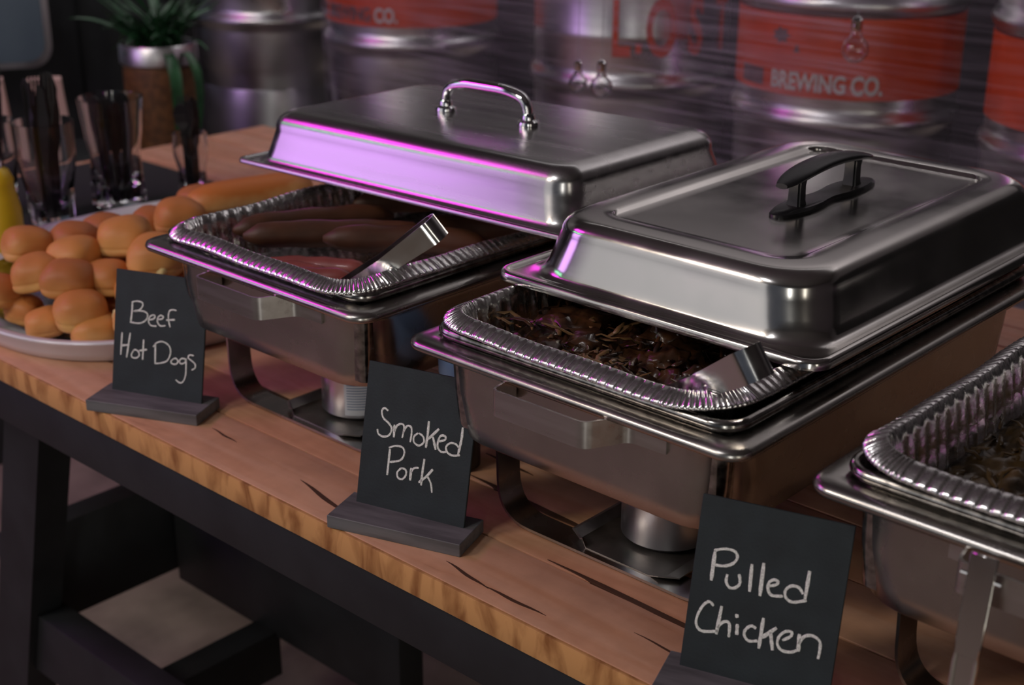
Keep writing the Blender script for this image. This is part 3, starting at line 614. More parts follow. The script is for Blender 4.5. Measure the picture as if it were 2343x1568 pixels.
def sign(key, P0, ang, lean, name_label):
    ang = math.radians(ang); lean = math.radians(lean); w, h, th = 0.1165, 0.1385, 0.0028
    t = thing('menu_sign', name_label, 'sign', (P0[0], P0[1], 0), ang)
    # local frame: x along the board, y backwards
    R_ = Matrix.Rotation(-lean, 4, 'X')
    bm = bmesh.new(); bm_box(bm, (w/2, th/2, h/2-0.004), (w, th, h+0.008))
    bmesh.ops.bevel(bm, geom=bm.edges[:], offset=0.0004, segments=1, affect='EDGES')
    pn = finish(bm, 'board', M['board'], t, smooth=False); pn.matrix_local = Matrix.Translation((0, 0, P0[2])) @ R_
    # grey wooden foot with a slot for the board
    bm = bmesh.new(); bm_box(bm, (w/2-0.001, -0.009, 0.0065), (0.138, 0.052, 0.013)); bmesh.ops.bevel(bm, geom=bm.edges[:], offset=0.0006, segments=1, affect='EDGES')
    f = finish(bm, 'foot', M['base'], t, smooth=False)
    f.rotation_euler = (0, 0, math.radians(3.0))
    bm = bmesh.new(); rnd = random.Random(ord(key))
    for st in STROKES[key]:
        P = [Vector((a/1000, -0.00035, b/1000)) for a, b in st]
        Q = []
        if len(P) == 2: Q = [P[0].lerp(P[1], k/5) for k in range(6)]
        else:
            for i in range(len(P)-1):
                a = P[max(i-1, 0)]; b = P[i]; c = P[i+1]; e = P[min(i+2, len(P)-1)]
                for k in range(5):
                    s = k/5; Q.append(0.5*((2*b)+(c-a)*s+(2*a-5*b+4*c-e)*s*s+(3*b-a-3*c+e)*s**3))
            Q.append(P[-1])
        straight = len(P) == 2 or (len(P) == 3 and abs((P[1]-P[0]).normalized().dot((P[2]-P[1]).normalized())) > 0.98)
        wd = {'A': 0.00095, 'B': 0.00115, 'C': 0.00135}[key]*(1.15 if straight else 0.9)
        rings = []
        for i, p in enumerate(Q):
            tg = (Q[min(i+1, len(Q)-1)]-Q[max(i-1, 0)]); tg.y = 0
            if tg.length < 1e-7: tg = Vector((1, 0, 0))
            tg.normalize(); n = Vector((-tg.z, 0, tg.x)); ww = wd*(1+rnd.uniform(-0.16, 0.16))*(0.75 if i in (0, len(Q)-1) else 1)
            rings.append([tuple(p+n*ww+Vector((0, 0.0005, 0))), tuple(p+n*ww*0.8), tuple(p-n*ww*0.8), tuple(p-n*ww+Vector((0, 0.0005, 0)))])
        loft(bm, rings, True, True)
    c = finish(bm, 'chalk_lettering', M['chalk'], pn, smooth=False)
    return t
sign('A', (-0.455, -0.022, 0.012), 22.1, 13.0, 'small chalkboard sign reading Beef Hot Dogs, in front of the rolls')
sign('B', (-0.051, -0.015, 0.012), 15.8, 13.5, 'small chalkboard sign reading Smoked Pork, by the middle chafing dish')
sign('C', (0.335, -0.025, 0.012), 16.5, 15.0, 'small chalkboard sign reading Pulled Chicken, nearest the camera')

# ------------------------------------------------------------------ fuel cans
def can(x, y, label, paper):
    t = thing('fuel_can', label, 'can', (x, y, 0.0062)); bm = bmesh.new()
    lathe(bm, [(0.030, 0), (0.040, 0.0006), (0.0425, 0.003), (0.0425, 0.058), (0.0435, 0.060), (0.042, 0.062), (0.038, 0.0605), (0.030, 0.060), (0.029, 0.066), (0.020, 0.067)], 40)
    finish(bm, 'can_body', M['can'], t, angle=35)
    if paper:
        bm = bmesh.new(); n = 14; a0, a1 = math.radians(-65), math.radians(0); R_ = 0.0427
        for z0, z1, rr_, mm in ((0.006, 0.055, R_+0.0002, 'white_label'),):
            lo = [bm.verts.new((rr_*math.cos(a0+(a1-a0)*i/n), rr_*math.sin(a0+(a1-a0)*i/n), z0)) for i in range(n+1)]
            hi = [bm.verts.new((v.co.x, v.co.y, z1)) for v in lo]
            for i in range(n): bm.faces.new((lo[i], lo[i+1], hi[i+1], hi[i]))
        lb = finish(bm, 'label', M['white_label'], t, angle=80)
        bm = bmesh.new(); rnd = random.Random(3)
        for k in range(13):
            z = 0.050-k*0.0031; e = rnd.uniform(0.6, 0.95); rr_ = R_+0.0004
            lo = [bm.verts.new((rr_*math.cos(a0+0.07+(a1-a0-0.14)*e*i/8), rr_*math.sin(a0+0.07+(a1-a0-0.14)*e*i/8), z)) for i in range(9)]
            hi = [bm.verts.new((v.co.x, v.co.y, z+0.0012)) for v in lo]
            for i in range(8): bm.faces.new((lo[i], lo[i+1], hi[i+1], hi[i]))
        finish(bm, 'printed_lines', M['ink'], lb, angle=80)
can(-0.228, 0.150, 'metal fuel can with white printed label under the leftmost chafing dish', True)
can(0.194, 0.150, 'plain metal fuel can under the middle chafing dish', False)
# dark bottle with a pale blue cap standing in the gap between the left and middle dishes
t = thing('plastic_bottle', 'dark bottle with pale blue cap in the gap left of the middle chafing dish', 'bottle', (-0.052, 0.128, 0))
bm = bmesh.new(); lathe(bm, [(0.018, 0), (0.021, 0.002), (0.0215, 0.07), (0.019, 0.090), (0.014, 0.100)], 32); finish(bm, 'bottle_body', M['black_plastic'], t, angle=45)
bm = bmesh.new(); lathe(bm, [(0.012, 0.0985), (0.018, 0.1000), (0.0205, 0.1040), (0.0210, 0.128), (0.019, 0.131)], 32); finish(bm, 'cap', M['bluecup'], t, angle=45)

# ------------------------------------------------------------------ platter of rolls
PC = (-0.760, 0.275)
def superell(ax, ay, n_=96, ex=2.9):
    return [(ax*math.copysign(abs(math.cos(2*PI*i/n_))**(2/ex), math.cos(2*PI*i/n_)), ay*math.copysign(abs(math.sin(2*PI*i/n_))**(2/ex), math.sin(2*PI*i/n_))) for i in range(n_)]
bm = bmesh.new()
prof = [(-0.012, 0.0), (-0.004, 0.0), (0.0, 0.002), (0.006, 0.012), (0.0125, 0.024), (0.0155, 0.0275), (0.0165, 0.0300), (0.0150, 0.0320), (0.010, 0.0320), (0.004, 0.0300), (-0.008, 0.022), (-0.022, 0.010), (-0.035, 0.006)]
rings = [[(x, y, z) for x, y in superell(0.258+q, 0.303+q)] for q, z in prof]
loft(bm, rings, True, True); o = finish(bm, 'serving_platter', M['platter'], None, angle=50); o.location = (*PC, 0.0)
tag(o, 'large white rounded platter heaped with small round rolls', 'platter')
# crimped foil lining shows grey at the front of the platter
bm = bmesh.new(); V = []
for j in range(25):
    row = []
    for i in range(41):
        rad = 0.232*j/24; a = 2*PI*i/40; q_ = superell(rad*0.98, rad*1.16, 40)[i % 40]; x, y = q_
        row.append(bm.verts.new((x, y, 0.0082+0.0016*noise.noise(Vector((x*60, y*60, 2)))+(0.008*(rad/0.232)**6))))
    V.append(row)
for j in range(24):
    for i in range(40): bm.faces.new((V[j][i], V[j][i+1], V[j+1][i+1], V[j+1][i]))
bmesh.ops.remove_doubles(bm, verts=bm.verts, dist=1e-6)
o = finish(bm, 'foil_lining', M['steel_pan'], None, angle=70); o.location = (*PC, 0.0); tag(o, 'grey foil lining visible at the front of the white platter', 'foil')
def roll_mesh(seed, rad=0.032, hgt=0.042):
    """round bun: domed crust over straighter torn sides, flat underside"""
    bm = bmesh.new(); bmesh.ops.create_uvsphere(bm, u_segments=44, v_segments=30, radius=1)
    for v in bm.verts:
        x, y, z = v.co; a = math.atan2(y, x); rr_ = math.hypot(x, y)
        sq = 1+0.045*math.cos(4*a+seed)+0.03*math.cos(3*a+2*seed)
        prof_ = (1-abs(z)**2.6)**(1/2.2) if z > 0 else (1-abs(z)**5)**(1/5)
        s = prof_/max(rr_, 1e-6) if rr_ > 1e-6 else 0
        n = noise.noise(Vector((x*1.4+seed*3, y*1.4, z*1.4)))
        side = max(0.0, 1-abs(z+0.15)/0.45)
        rough_ = side*(0.030*noise.noise(Vector((math.cos(a)*5+seed, math.sin(a)*5, z*3)))+0.014*noise.noise(Vector((math.cos(a)*14, math.sin(a)*14+seed, z*9))))
        k = (1+0.06*n+rough_-0.035*math.exp(-((z+0.22)/0.07)**2))*rad*sq
        zz = z if z > 0 else z*0.62
        v.co = Vector((x*s*k, y*s*k, hgt*0.385+zz*hgt*0.615*(1+0.06*n)))
    return finish(bm, 'slider_roll', BREAD[seed % 3], None, angle=80)
protos = [roll_mesh(s) for s in range(6)]
meshes = [o.data for o in protos]
for o in protos: bpy.data.objects.remove(o)
# x, y, z of the roll's base, mesh, tilt, size, label
ROLLS = [
 (-0.610, 0.040, 0.034, 0, 0.10, 1.05, 'whole golden roll at the front of the pile, standing on a paler one'),
 (-0.588, 0.044, 0.0125, 1, 0.0, 1.00, 'pale roll on the platter rim, nearest the Beef Hot Dogs sign'),
 (-0.540, 0.078, 0.036, 4, 0.75, 1.05, 'torn pale roll half hidden by the Beef Hot Dogs sign'),
 (-0.655, 0.052, 0.060, 2, 0.05, 1.08, 'roll above and left of the whole golden one in front'),
 (-0.664, 0.022, 0.014, 1, 0.2, 0.80, 'small roll low in the pile, left of the front roll'),
 (-0.722, 0.024, 0.018, 3, 0.3, 0.75, 'small reddish roll at the very bottom left by the foil'),
 (-0.745, 0.000, 0.036, 5, 0.2, 1.02, 'roll cut by the left frame edge, lower row'),
 (-0.700, 0.040, 0.062, 0, 0.25, 1.05, 'roll at left edge of view in the second row from the bottom'),
 (-0.638, 0.095, 0.056, 3, 0.05, 1.00, 'glossy-topped roll in the middle of the pile'),
 (-0.590, 0.110, 0.050, 4, 0.2, 0.95, 'roll half behind the top left corner of the Beef Hot Dogs sign'),
 (-0.690, 0.085, 0.076, 1, 0.1, 1.05, 'pinkish pale roll in the upper middle of the pile'),
 (-0.742, 0.115, 0.080, 2, 0.05, 1.00, 'flat roll on top of the pile, in front of the glasses'),
 (-0.762, 0.060, 0.080, 3, -0.1, 1.05, 'roll with torn white crumb at the left edge of view'),
 (-0.603, 0.150, 0.076, 4, 0.1, 1.22, 'largest pale golden roll at right, above the Beef Hot Dogs sign'),
 (-0.672, 0.150, 0.088, 1, 0.05, 1.15, 'large golden roll on the crest of the pile'),
 (-0.755, 0.170, 0.080, 5, 0.0, 0.95, 'small red-brown roll behind the crest of the pile'),
 (-0.690, 0.245, 0.092, 0, 0.0, 1.10, 'roll on the far crest of the pile, left of the long bun'),
 (-0.750, 0.240, 0.080, 2, 0.1, 0.85, 'roll behind the two crest rolls'),
 (-0.770, 0.335, 0.082, 5, 0.0, 1.00, 'farthest roll, just left of the long bun'),
 (-0.590, 0.185, 0.045, 3, 0.1, 1.05, 'roll squeezed under the largest pale roll'),
 (-0.545, 0.125, 0.012, 0, 0.0, 1.00, 'roll low behind the Beef Hot Dogs sign, right side'),
 (-0.640, 0.100, 0.012, 2, 0.0, 1.05, None), (-0.700, 0.095, 0.020, 4, 0.0, 1.05, None), (-0.755, 0.150, 0.022, 1, 0.0, 1.1, None),
 (-0.620, 0.190, 0.012, 1, 0.0, 1.1, None), (-0.690, 0.175, 0.030, 0, 0.0, 1.2, None), (-0.700, 0.250, 0.036, 4, 0, 1.2, None), (-0.770, 0.260, 0.030, 4, 0, 1.1, None), (-0.775, 0.340, 0.030, 2, 0, 1.15, None),
]
inner = 0
for x, y, z, mi, tilt, sc, lb in ROLLS:
    o = link(bpy.data.objects.new('slider_roll', meshes[mi])); o.location = (x, y, z); o.scale = (sc, sc, sc*0.98)
    o.rotation_euler = (tilt*0.6, tilt*0.4*(-1)**mi, mi*1.3+x*20)
    if lb is None: lb = 'roll buried inside the pile, only glimpsed between the others'
    tag(o, lb, 'bread roll', 'small round rolls heaped on the platter')
# torn white crumb showing on the sides of three rolls
ROLL_OBS = [o for o in COL.objects if o.name.startswith('slider_roll')]
def crumb(idx, s, dx, dy, dz, seed):
    ro = ROLL_OBS[idx]; bm = bmesh.new(); bmesh.ops.create_icosphere(bm, subdivisions=4, radius=s)
    for v in bm.verts: v.co *= 1+0.30*noise.noise(v.co*70+Vector((seed, 0, 0)))+0.12*noise.noise(v.co*220)
    for v in bm.verts: v.co = Vector((v.co.x*0.8, v.co.y*0.8, v.co.z*0.62))
    c = finish(bm, 'torn_crumb', CRUMB, ro, angle=80); c['label'] = 'pale torn crumb'
    bpy.context.view_layer.update(); c.matrix_parent_inverse = ro.matrix_world.inverted()
    c.location = ro.location+Vector((dx, dy, dz))
crumb(12, 0.016, 0.012, -0.016, 0.018, 1); crumb(2, 0.017, -0.012, -0.016, 0.018, 5); crumb(13, 0.015, 0.024, -0.012, 0.012, 9); crumb(10, 0.013, 0.004, -0.022, 0.012, 3)
# long bun: split along the top seam
def long_bun(x, y, z, ang, L_, wd, label):
    bm = bmesh.new(); rings = []; n = 26
    for i in range(n+1):
        q = -1+2*i/n; e = max(0.10, (1-abs(q)**4.5)**0.5); ring = []
        for k in range(28):
            a = 2*PI*k/28; cx = math.cos(a); sz = math.sin(a)
            xx = wd*0.5*e*math.copysign(abs(cx)**0.85, cx); zz = wd*0.42*e*(sz if sz > 0 else sz*0.6)
            groove = 0.0055*math.exp(-((a-2.05)/0.13)**2)*(1 if abs(q) < 0.9 else 0.3)
            ring.append((xx*(1-groove*20), q*L_/2, zz-groove+wd*0.26))
        rings.append(ring)
    loft(bm, rings, True, True); o = finish(bm, 'hot_dog_bun', HOTDOG_BUN, None, angle=80)
    o.location = (x, y, z); o.rotation_euler = (0, 0, ang); return tag(o, label, 'bun', 'long split buns on the platter')
long_bun(-0.712, 0.382, 0.0905, math.radians(-14), 0.195, 0.066, 'long golden split hot dog bun lying beyond the round rolls')
long_bun(-0.770, 0.402, 0.046, math.radians(-10), 0.190, 0.062, 'second long bun underneath, mostly hidden at the back of the pile')
long_bun(-0.700, 0.385, 0.012, math.radians(-4), 0.190, 0.062, 'lowest long bun supporting the pile at the back of the platter')
long_bun(-0.700, 0.380, 0.050, math.radians(-12), 0.190, 0.060, 'long bun directly under the top split bun')
# serving tongs on the platter front left (flat steel)
t = thing('bread_tongs', 'flat steel tongs lying on the platter below the rolls', 'tongs', (-0.725, 0.030, 0.0245), 0)
for s, z in ((-1, 0.0), (1, 0.005)):
    bm = bmesh.new(); strip(bm, [(-0.16, 0.010+s*0.006, z), (-0.02, 0.004+s*0.004, z), (0.030, 0.0+s*0.004, z+0.001), (0.060, -0.004+s*0.004, z-0.002)], [0.016, 0.016, 0.024, 0.018], (0.05, 1, 0), 0.0012)
    finish(bm, 'arm', M['tong'], t, angle=40)

# ------------------------------------------------------------------ mustard bottle
t = thing('mustard_bottle', 'yellow plastic squeeze bottle at the left edge of view', 'bottle', (-1.022, 0.160, 0))
bm = bmesh.new(); lathe(bm, [(0.028, 0), (0.0325, 0.003), (0.0335, 0.03), (0.033, 0.075), (0.029, 0.095), (0.0265, 0.112), (0.0275, 0.118), (0.022, 0.132), (0.013, 0.138)], 36); finish(bm, 'bottle_body', M['mustard'], t, angle=50)
bm = bmesh.new(); lathe(bm, [(0.0145, 0.1375), (0.0150, 0.1465), (0.009, 0.149), (0.0065, 0.160), (0.003, 0.176)], 24); c_ = finish(bm, 'nozzle', M['chrome'], t, angle=40)

# ------------------------------------------------------------------ glasses with black cutlery
def glass_jar(x, y, prof, label, contents=None, n=40):
    t = thing('drinking_glass', label, 'glass', (x, y, 0.0051), 0, 'clear glasses holding black cutlery beyond the rolls')
    bm = bmesh.new(); H = prof[-1][1]
    outer = prof; inner = [(rad-0.0028, max(z, 0.010)) for rad, z in prof[::-1] if z > 0.006]
    lathe(bm, [(0.01, 0)]+outer+inner+[(0.006, 0.010)], n)
    finish(bm, 'glass_wall', M['glass'], t, angle=50)
    if contents:
        bm = bmesh.new(); lathe(bm, [(0.004, 0.0105)]+[(rad-0.0034, max(z, 0.011)) for rad, z in prof if 0.006 < z < contents], 32)
        finish(bm, 'dark_filling', M['dark_drink'], t, angle=50)
    return t
pint = [(0.034, 0), (0.036, 0.003), (0.0365, 0.05), (0.043, 0.085), (0.0455, 0.11), (0.0465, 0.157), (0.047, 0.160)]
wide = [(0.040, 0), (0.044, 0.003), (0.042, 0.05), (0.040, 0.085), (0.046, 0.120), (0.052, 0.175), (0.0525, 0.178)]
curvy = [(0.026, 0), (0.0275, 0.003), (0.023, 0.030), (0.0225, 0.045), (0.029, 0.070), (0.0300, 0.085), (0.028, 0.100), (0.0285, 0.108)]
tulip = [(0.032, 0), (0.034, 0.003), (0.037, 0.05), (0.043, 0.105), (0.041, 0.150), (0.0415, 0.153)]
GL = [(-1.128, 0.305, pint, 'clear glass of black cutlery second from the left, behind the mustard', 0.0),
      (-1.135, 0.432, wide, 'widest and tallest clear glass, in the middle, holding dark cutlery', 0.0),
      (-1.090, 0.548, curvy, 'hourglass-shaped glass at the right with a black bundle in it', 0.0),
      (-1.225, 0.262, tulip, 'leftmost clear glass at the frame edge full of tall black forks', 0.0)]
for g in GL: glass_jar(g[0], g[1], g[2], g[3], g[4])
def cutlery(kind, x, y, z, length, tx, ty, rz, label, group):
    bm = bmesh.new(); m = M['black_plastic']
    L_ = length
    if kind == 'fork':
        strip(bm, [(0, 0, 0), (0, 0, L_*0.3), (0, 0.001, L_*0.62), (0, 0.002, L_*0.70)], [0.010, 0.008, 0.006, 0.012], (1, 0, 0), 0.0016)
        strip(bm, [(0, 0.002, L_*0.70), (0, 0.001, L_*0.80)], [0.012, 0.022], (1, 0, 0), 0.0016)
        for k in range(4): strip(bm, [(-0.0084+k*0.0056, 0.001, L_*0.80), (-0.0080+k*0.0053, 0.0, L_)], [0.0036, 0.002], (1, 0, 0), 0.0016)
    elif kind == 'knife':
        strip(bm, [(0, 0, 0), (0, 0, L_*0.45), (0.001, 0, L_*0.52), (0.002, 0, L_*0.75), (0.001, 0, L_*0.95), (0, 0, L_)], [0.011, 0.009, 0.015, 0.019, 0.013, 0.003], (1, 0, 0), 0.0018)
    else:
        strip(bm, [(0, 0, 0), (0, 0, L_*0.62), (0, 0.001, L_*0.70), (0, 0.003, L_*0.78), (0, 0.004, L_*0.88), (0, 0.002, L_*0.96), (0, 0.001, L_)], [0.010, 0.006, 0.010, 0.023, 0.027, 0.019, 0.006], (1, 0, 0), 0.0018)
    o = finish(bm, kind, m, None, smooth=False); o.location = (x, y, z); o.rotation_euler = (tx, ty, rz)
    return tag(o, label, kind if kind != 'spoon' else 'spoon', group)
rnd = random.Random(21)
PP = ['rightmost', 'right of centre at the back', 'standing at the back', 'at the back left', 'leftmost', 'left of centre at the front', 'nearest the camera', 'front right']
POS = {8: PP, 7: PP[:7], 6: PP[:6]}
for j, (gx, gy, nm, hh, cnt, ln) in enumerate(((-1.128, 0.305, 'the glass second from the left', 0.0165, 8, 0.222), (-1.135, 0.432, 'the widest glass', 0.0165, 8, 0.165), (-1.090, 0.548, 'the hourglass-shaped glass', 0.0165, 7, 0.150), (-1.225, 0.262, 'the leftmost glass', 0.0165, 8, 0.255))):
    for k in range(cnt):
        kd = ('fork', 'knife', 'spoon')[k % 3]; a = 2*PI*k/cnt; rr_ = (0.012, 0.020, 0.007, 0.013)[j]
        tl = rnd.uniform(0.02, 0.10)
        cutlery(kd, gx+rr_*math.cos(a), gy+rr_*math.sin(a), hh+(0.072 if j == 1 else 0.0)*0, ln*rnd.uniform(0.94, 1.04), -tl*math.sin(a), tl*math.cos(a), rnd.uniform(-0.6, 0.9)+0.7,
                'black plastic %s %s %s' % (kd, ('at the left of', 'at the back of', 'at the right of', 'at the front of')[int(((math.degrees(a)+360-45-rzz) % 360)//90)], nm) if False else 'black plastic %s in %s, %s' % (kd, nm, POS[cnt][k]), 'black plastic %s in %s' % ({'fork': 'forks', 'knife': 'knives', 'spoon': 'spoons'}[kd], nm))

# ------------------------------------------------------------------ kegs
KR = 0.200; KH = 0.59
def keg_mesh():
    bm = bmesh.new()
    P = [(0.150, 0.030), (0.186, 0.026), (0.188, 0.002), (0.1905, 0), (0.193, 0.002), (0.1935, 0.030), (0.1950, 0.048), (0.1975, 0.060)]
    def ring(z): return [(0.1985, z-0.028), (0.1985, z-0.017), (0.2045, z-0.011), (0.2085, z), (0.2045, z+0.011), (0.1985, z+0.017), (0.1985, z+0.028)]
    P += ring(0.170)
    P += [(0.1985, 0.258), (0.2002, 0.263), (0.1985, 0.268)]
    P += ring(0.372)
    P += [(0.1975, 0.50), (0.192, 0.535), (0.1925, 0.585), (0.1905, 0.59), (0.188, 0.585), (0.186, 0.54), (0.17, 0.535), (0.06, 0.545)]
    lathe(bm, P, 72); o = finish(bm, 'keg_shell', M['keg'], None, angle=50); me = o.data; bpy.data.objects.remove(o); return me
KM = keg_mesh()
VM = None
def valve_mesh():
    bm = bmesh.new(); lathe(bm, [(0.030, 0), (0.032, 0.004), (0.030, 0.012), (0.020, 0.014), (0.018, 0.020), (0.010, 0.020)], 24)
    o = finish(bm, 'keg_valve', M['keg'], None, angle=40); me = o.data; bpy.data.objects.remove(o); return me
VM = valve_mesh()
def bend_text(body, size, a_mid, z, rad, xs=1.0, off=0.0, extrude=0.001):
    cu = bpy.data.curves.new('t', 'FONT'); cu.body = body; cu.size = size; cu.align_x = 'CENTER'; cu.extrude = extrude; cu.offset = off; cu.resolution_u = 4
    o = bpy.data.objects.new('t', cu); COL.objects.link(o); dg = bpy.context.evaluated_depsgraph_get()
    me = bpy.data.meshes.new_from_object(o.evaluated_get(dg)); bpy.data.objects.remove(o)
    bm = bmesh.new(); bm.from_mesh(me); bmesh.ops.triangulate(bm, faces=bm.faces)
    long = [e for e in bm.edges if abs(e.verts[0].co.x-e.verts[1].co.x)*xs > 0.012]
    for v in bm.verts:
        a = a_mid+v.co.x*xs/rad; R_ = rad+v.co.z; zz = z+v.co.y
        v.co = Vector((R_*math.cos(a), R_*math.sin(a), zz))
    return bm
def band(a0, a1, z0, z1, rad, n=40):
    bm = bmesh.new(); R1 = rad+0.0006
    for k in range(n):
        pass
    rows = []
    for i in range(n+1):
        a = a0+(a1-a0)*i/n; rows.append([bm.verts.new((R_*math.cos(a), R_*math.sin(a), z)) for R_, z in ((rad, z0), (R1, z0), (R1, z1), (rad, z1))])
    for i in range(n):
        for k in range(4): bm.faces.new((rows[i][k], rows[i][(k+1) % 4], rows[i+1][(k+1) % 4], rows[i+1][k]))
    return bm
KEGZ = -0.060; KLOW = KEGZ-KH
def keg(x, y, z, label):
    t = thing('beer_keg', label, 'keg', (x, y, z), 0, 'steel kegs stacked in a row behind the table')
    for nm, me in (('keg_shell', KM), ('keg_valve', VM)):
        c = link(bpy.data.objects.new(nm, me)); c.parent = t
        if nm == 'keg_valve': c.location = (0, 0, 0.5445)
    return t
kegs = {}
KX = {'A': -2.105, 'B': -1.575, 'C': -0.925, 'D': -0.425, 'E': 0.065, 'F': 0.55}
nml = {'A': 'upper plain steel keg at the far left, beside the potted palm', 'B': 'upper steel keg with orange label, second from the left', 'C': 'upper bare steel keg with orange letters LOST',
       'D': 'upper steel keg with red band lettered BREWING CO., behind the black-handled lid', 'E': 'upper steel keg at the right edge of view under stretch film', 'F': 'upper steel keg beyond the right frame edge'}
nlo = {'A': 'lower-tier keg under the plain far left one', 'B': 'lower-tier keg under the orange-labelled keg', 'C': 'lower-tier keg under the keg lettered LOST', 'D': 'lower-tier keg under the keg lettered BREWING CO.', 'E': 'lower-tier keg at the right edge under the film', 'F': 'lower-tier keg beyond the right frame edge'}
for k, x in KX.items():
    if k == 'F': continue
    kegs[k] = keg(x, 1.53, KEGZ, nml[k]); keg(x, 1.53, KLOW, nlo[k])
KC = {k: math.atan2(CAMPOS.y-1.53, CAMPOS.x-x) for k, x in KX.items()}   # bearing of the open side of the row, towards the table front
def part(bm, name, m, parent): return finish(bm, name, m, parent, angle=60)
# D: red band with BREWING CO. and a hop emblem
def brand(k, da, letter_mat):
    t = kegs[k]; a0 = KC[k]
    lb = part(band(a0-1.9, a0+1.9, 0.214, 0.352, 0.2004), 'label_band', M['orange'], t)
    part(bend_text('BREWING', 0.042, a0+da-0.335, 0.226, 0.2012, 0.74, 0.0014), 'lettering', letter_mat, lb)
    part(bend_text('CO.', 0.044, a0+da+0.185, 0.225, 0.2012, 0.72, 0.0016), 'lettering', M['label_grey'], lb)
    part(band(a0+da-1.10, a0+da-0.78, 0.224, 0.254, 0.2012, 8), 'dark_block', M['label_dark'], lb)
    bm = bmesh.new(); R_ = 0.2018
    def shape(pts):
        vs_ = [bm.verts.new((R_*math.cos(a0+da+x/R_), R_*math.sin(a0+da+x/R_), y)) for x, y in pts]
        lo_ = [bm.verts.new((v.co.x*0.996, v.co.y*0.996, v.co.z)) for v in vs_]
        bm.faces.new(vs_); n_ = len(pts)
        for i in range(n_): bm.faces.new((vs_[i], vs_[(i+1) % n_], lo_[(i+1) % n_], lo_[i]))
    shape([(-0.122+q*math.cos(2*PI*i/14)*0.9, 0.316+q*math.sin(2*PI*i/14)*0.7) for i, q in enumerate([0.022, 0.014]*7)])
    shape([(-0.095, 0.290), (-0.083, 0.290), (-0.089, 0.304)])
    part(bm, 'emblem', M['label_dark'], lb)
brand('D', 0.0, M['label_grey'])
brand('B', -0.48, M['label_dark'])
# C: large orange LOST straight on the steel
t = kegs['C']; a0 = KC['C']
for ch, da in (('L', -0.10), ('O', 0.30), ('S', 0.68), ('T', 1.10)):
    part(bend_text(ch, 0.150, a0+da, 0.232, 0.2010, 0.52, 0.0035), 'lettering', M['orange'], t)
part(band(a0+0.05, a0+0.105, 0.236, 0.254, 0.2012, 4), 'lettering', M['orange'], t)
part(band(KC['E']-1.9, KC['E']+1.0, 0.214, 0.352, 0.2004), 'label_band', M['orange'], kegs['E'])
# pallet of black boards under the kegs
t = thing('pallet', 'black timber pallet carrying the stacked kegs behind the table', 'pallet', (-1.0, 1.53, FZ))
for k in range(3): box('bearer', (0, -0.2+0.2*k, 0.040), (2.75, 0.05, 0.08), M['black_wood'], t, 0.002)
for k in range(14): box('board', (-1.30+0.20*k, 0, 0.089), (0.14, 0.46, 0.018), M['black_wood'], t, 0.002)
# stretch film round the kegs
bm = bmesh.new(); path = []
ya = 1.53-0.2125; yb = 1.53+0.2125; xa, xb = KX['B'], 0.30
for i in range(81): path.append((xa+(xb-xa)*i/80, ya))
for i in range(1, 9): a = -PI/2+PI*i/8; path.append((xb+0.2125*math.cos(a), 1.53+0.2125*math.sin(a)))
for i in range(1, 21): path.append((xb+(xa-xb)*i/20, yb))
for i in range(1, 9): a = PI/2+PI*i/9; path.append((xa+0.2125*math.cos(a), 1.53+0.2125*math.sin(a)))
nz_ = 30; V = []
for j in range(nz_+1):
    z = -0.58+1.10*j/nz_
    V.append([bm.verts.new((x, y+(-0.003-0.004*abs(noise.noise(Vector((x*3, 0, z*14)))) if abs(y-ya) < 1e-6 else 0), z)) for x, y in path])
for j in range(nz_):
    n_ = len(path)
    for i in range(n_): bm.faces.new((V[j][i], V[j][(i+1) % n_], V[j+1][(i+1) % n_], V[j+1][i]))
o = finish(bm, 'stretch_film', M['film'], None, angle=80); tag(o, 'clear wrinkled stretch film wrapped around the row of kegs', 'plastic film')

# hanging clear glass bulbs in front of the kegs
def bulb(x, y, z, s, label, ln):
    t = thing('glass_bulb', label, 'light bulb', (x, y, z), 0, 'clear glass bulbs hanging on cords'); bm = bmesh.new()
    prof = []
    for k in range(1, 14):
        a = -PI/2+(PI-0.55)*k/13; prof.append((0.0185*s*math.cos(a), 0.0185*s*math.sin(a)))
    prof += [(0.0065*s, 0.024*s), (0.006*s, 0.028*s)]
    prof = [(0.001, -0.0185*s)]+prof
    inner = [(max(rd-0.0012, 0.0005), zz+(0.001 if zz < 0 else 0)) for rd, zz in prof[::-1]]
    lathe(bm, prof+inner, 28, cap0=False, cap1=False); finish(bm, 'globe', M['glass'], t, angle=60)
    bm = bmesh.new(); lathe(bm, [(0.0072*s, 0.026*s), (0.0078*s, 0.028*s), (0.0078*s, 0.040*s), (0.004*s, 0.044*s)], 20); finish(bm, 'cap', M['chrome'], t, angle=40)
    bm = bmesh.new(); tube(bm, [(0, 0, 0.043*s), (0.001, 0, 0.3), (0, 0, ln)], 0.0006, 6); finish(bm, 'cord', M['wire'], t)
bulb(-0.577, 1.001, 0.194, 1.0, 'larger clear glass bulb on a cord, in front of the keg lettered LOST', 2.60-0.194)
bulb(-0.618, 0.990, 0.197, 0.85, 'smaller clear glass bulb hanging just left of the larger one', 2.60-0.197)
bulb(-0.243, 1.222, 0.268, 1.15, 'clear glass bulb on a cord in front of the red banded keg', 2.60-0.268)

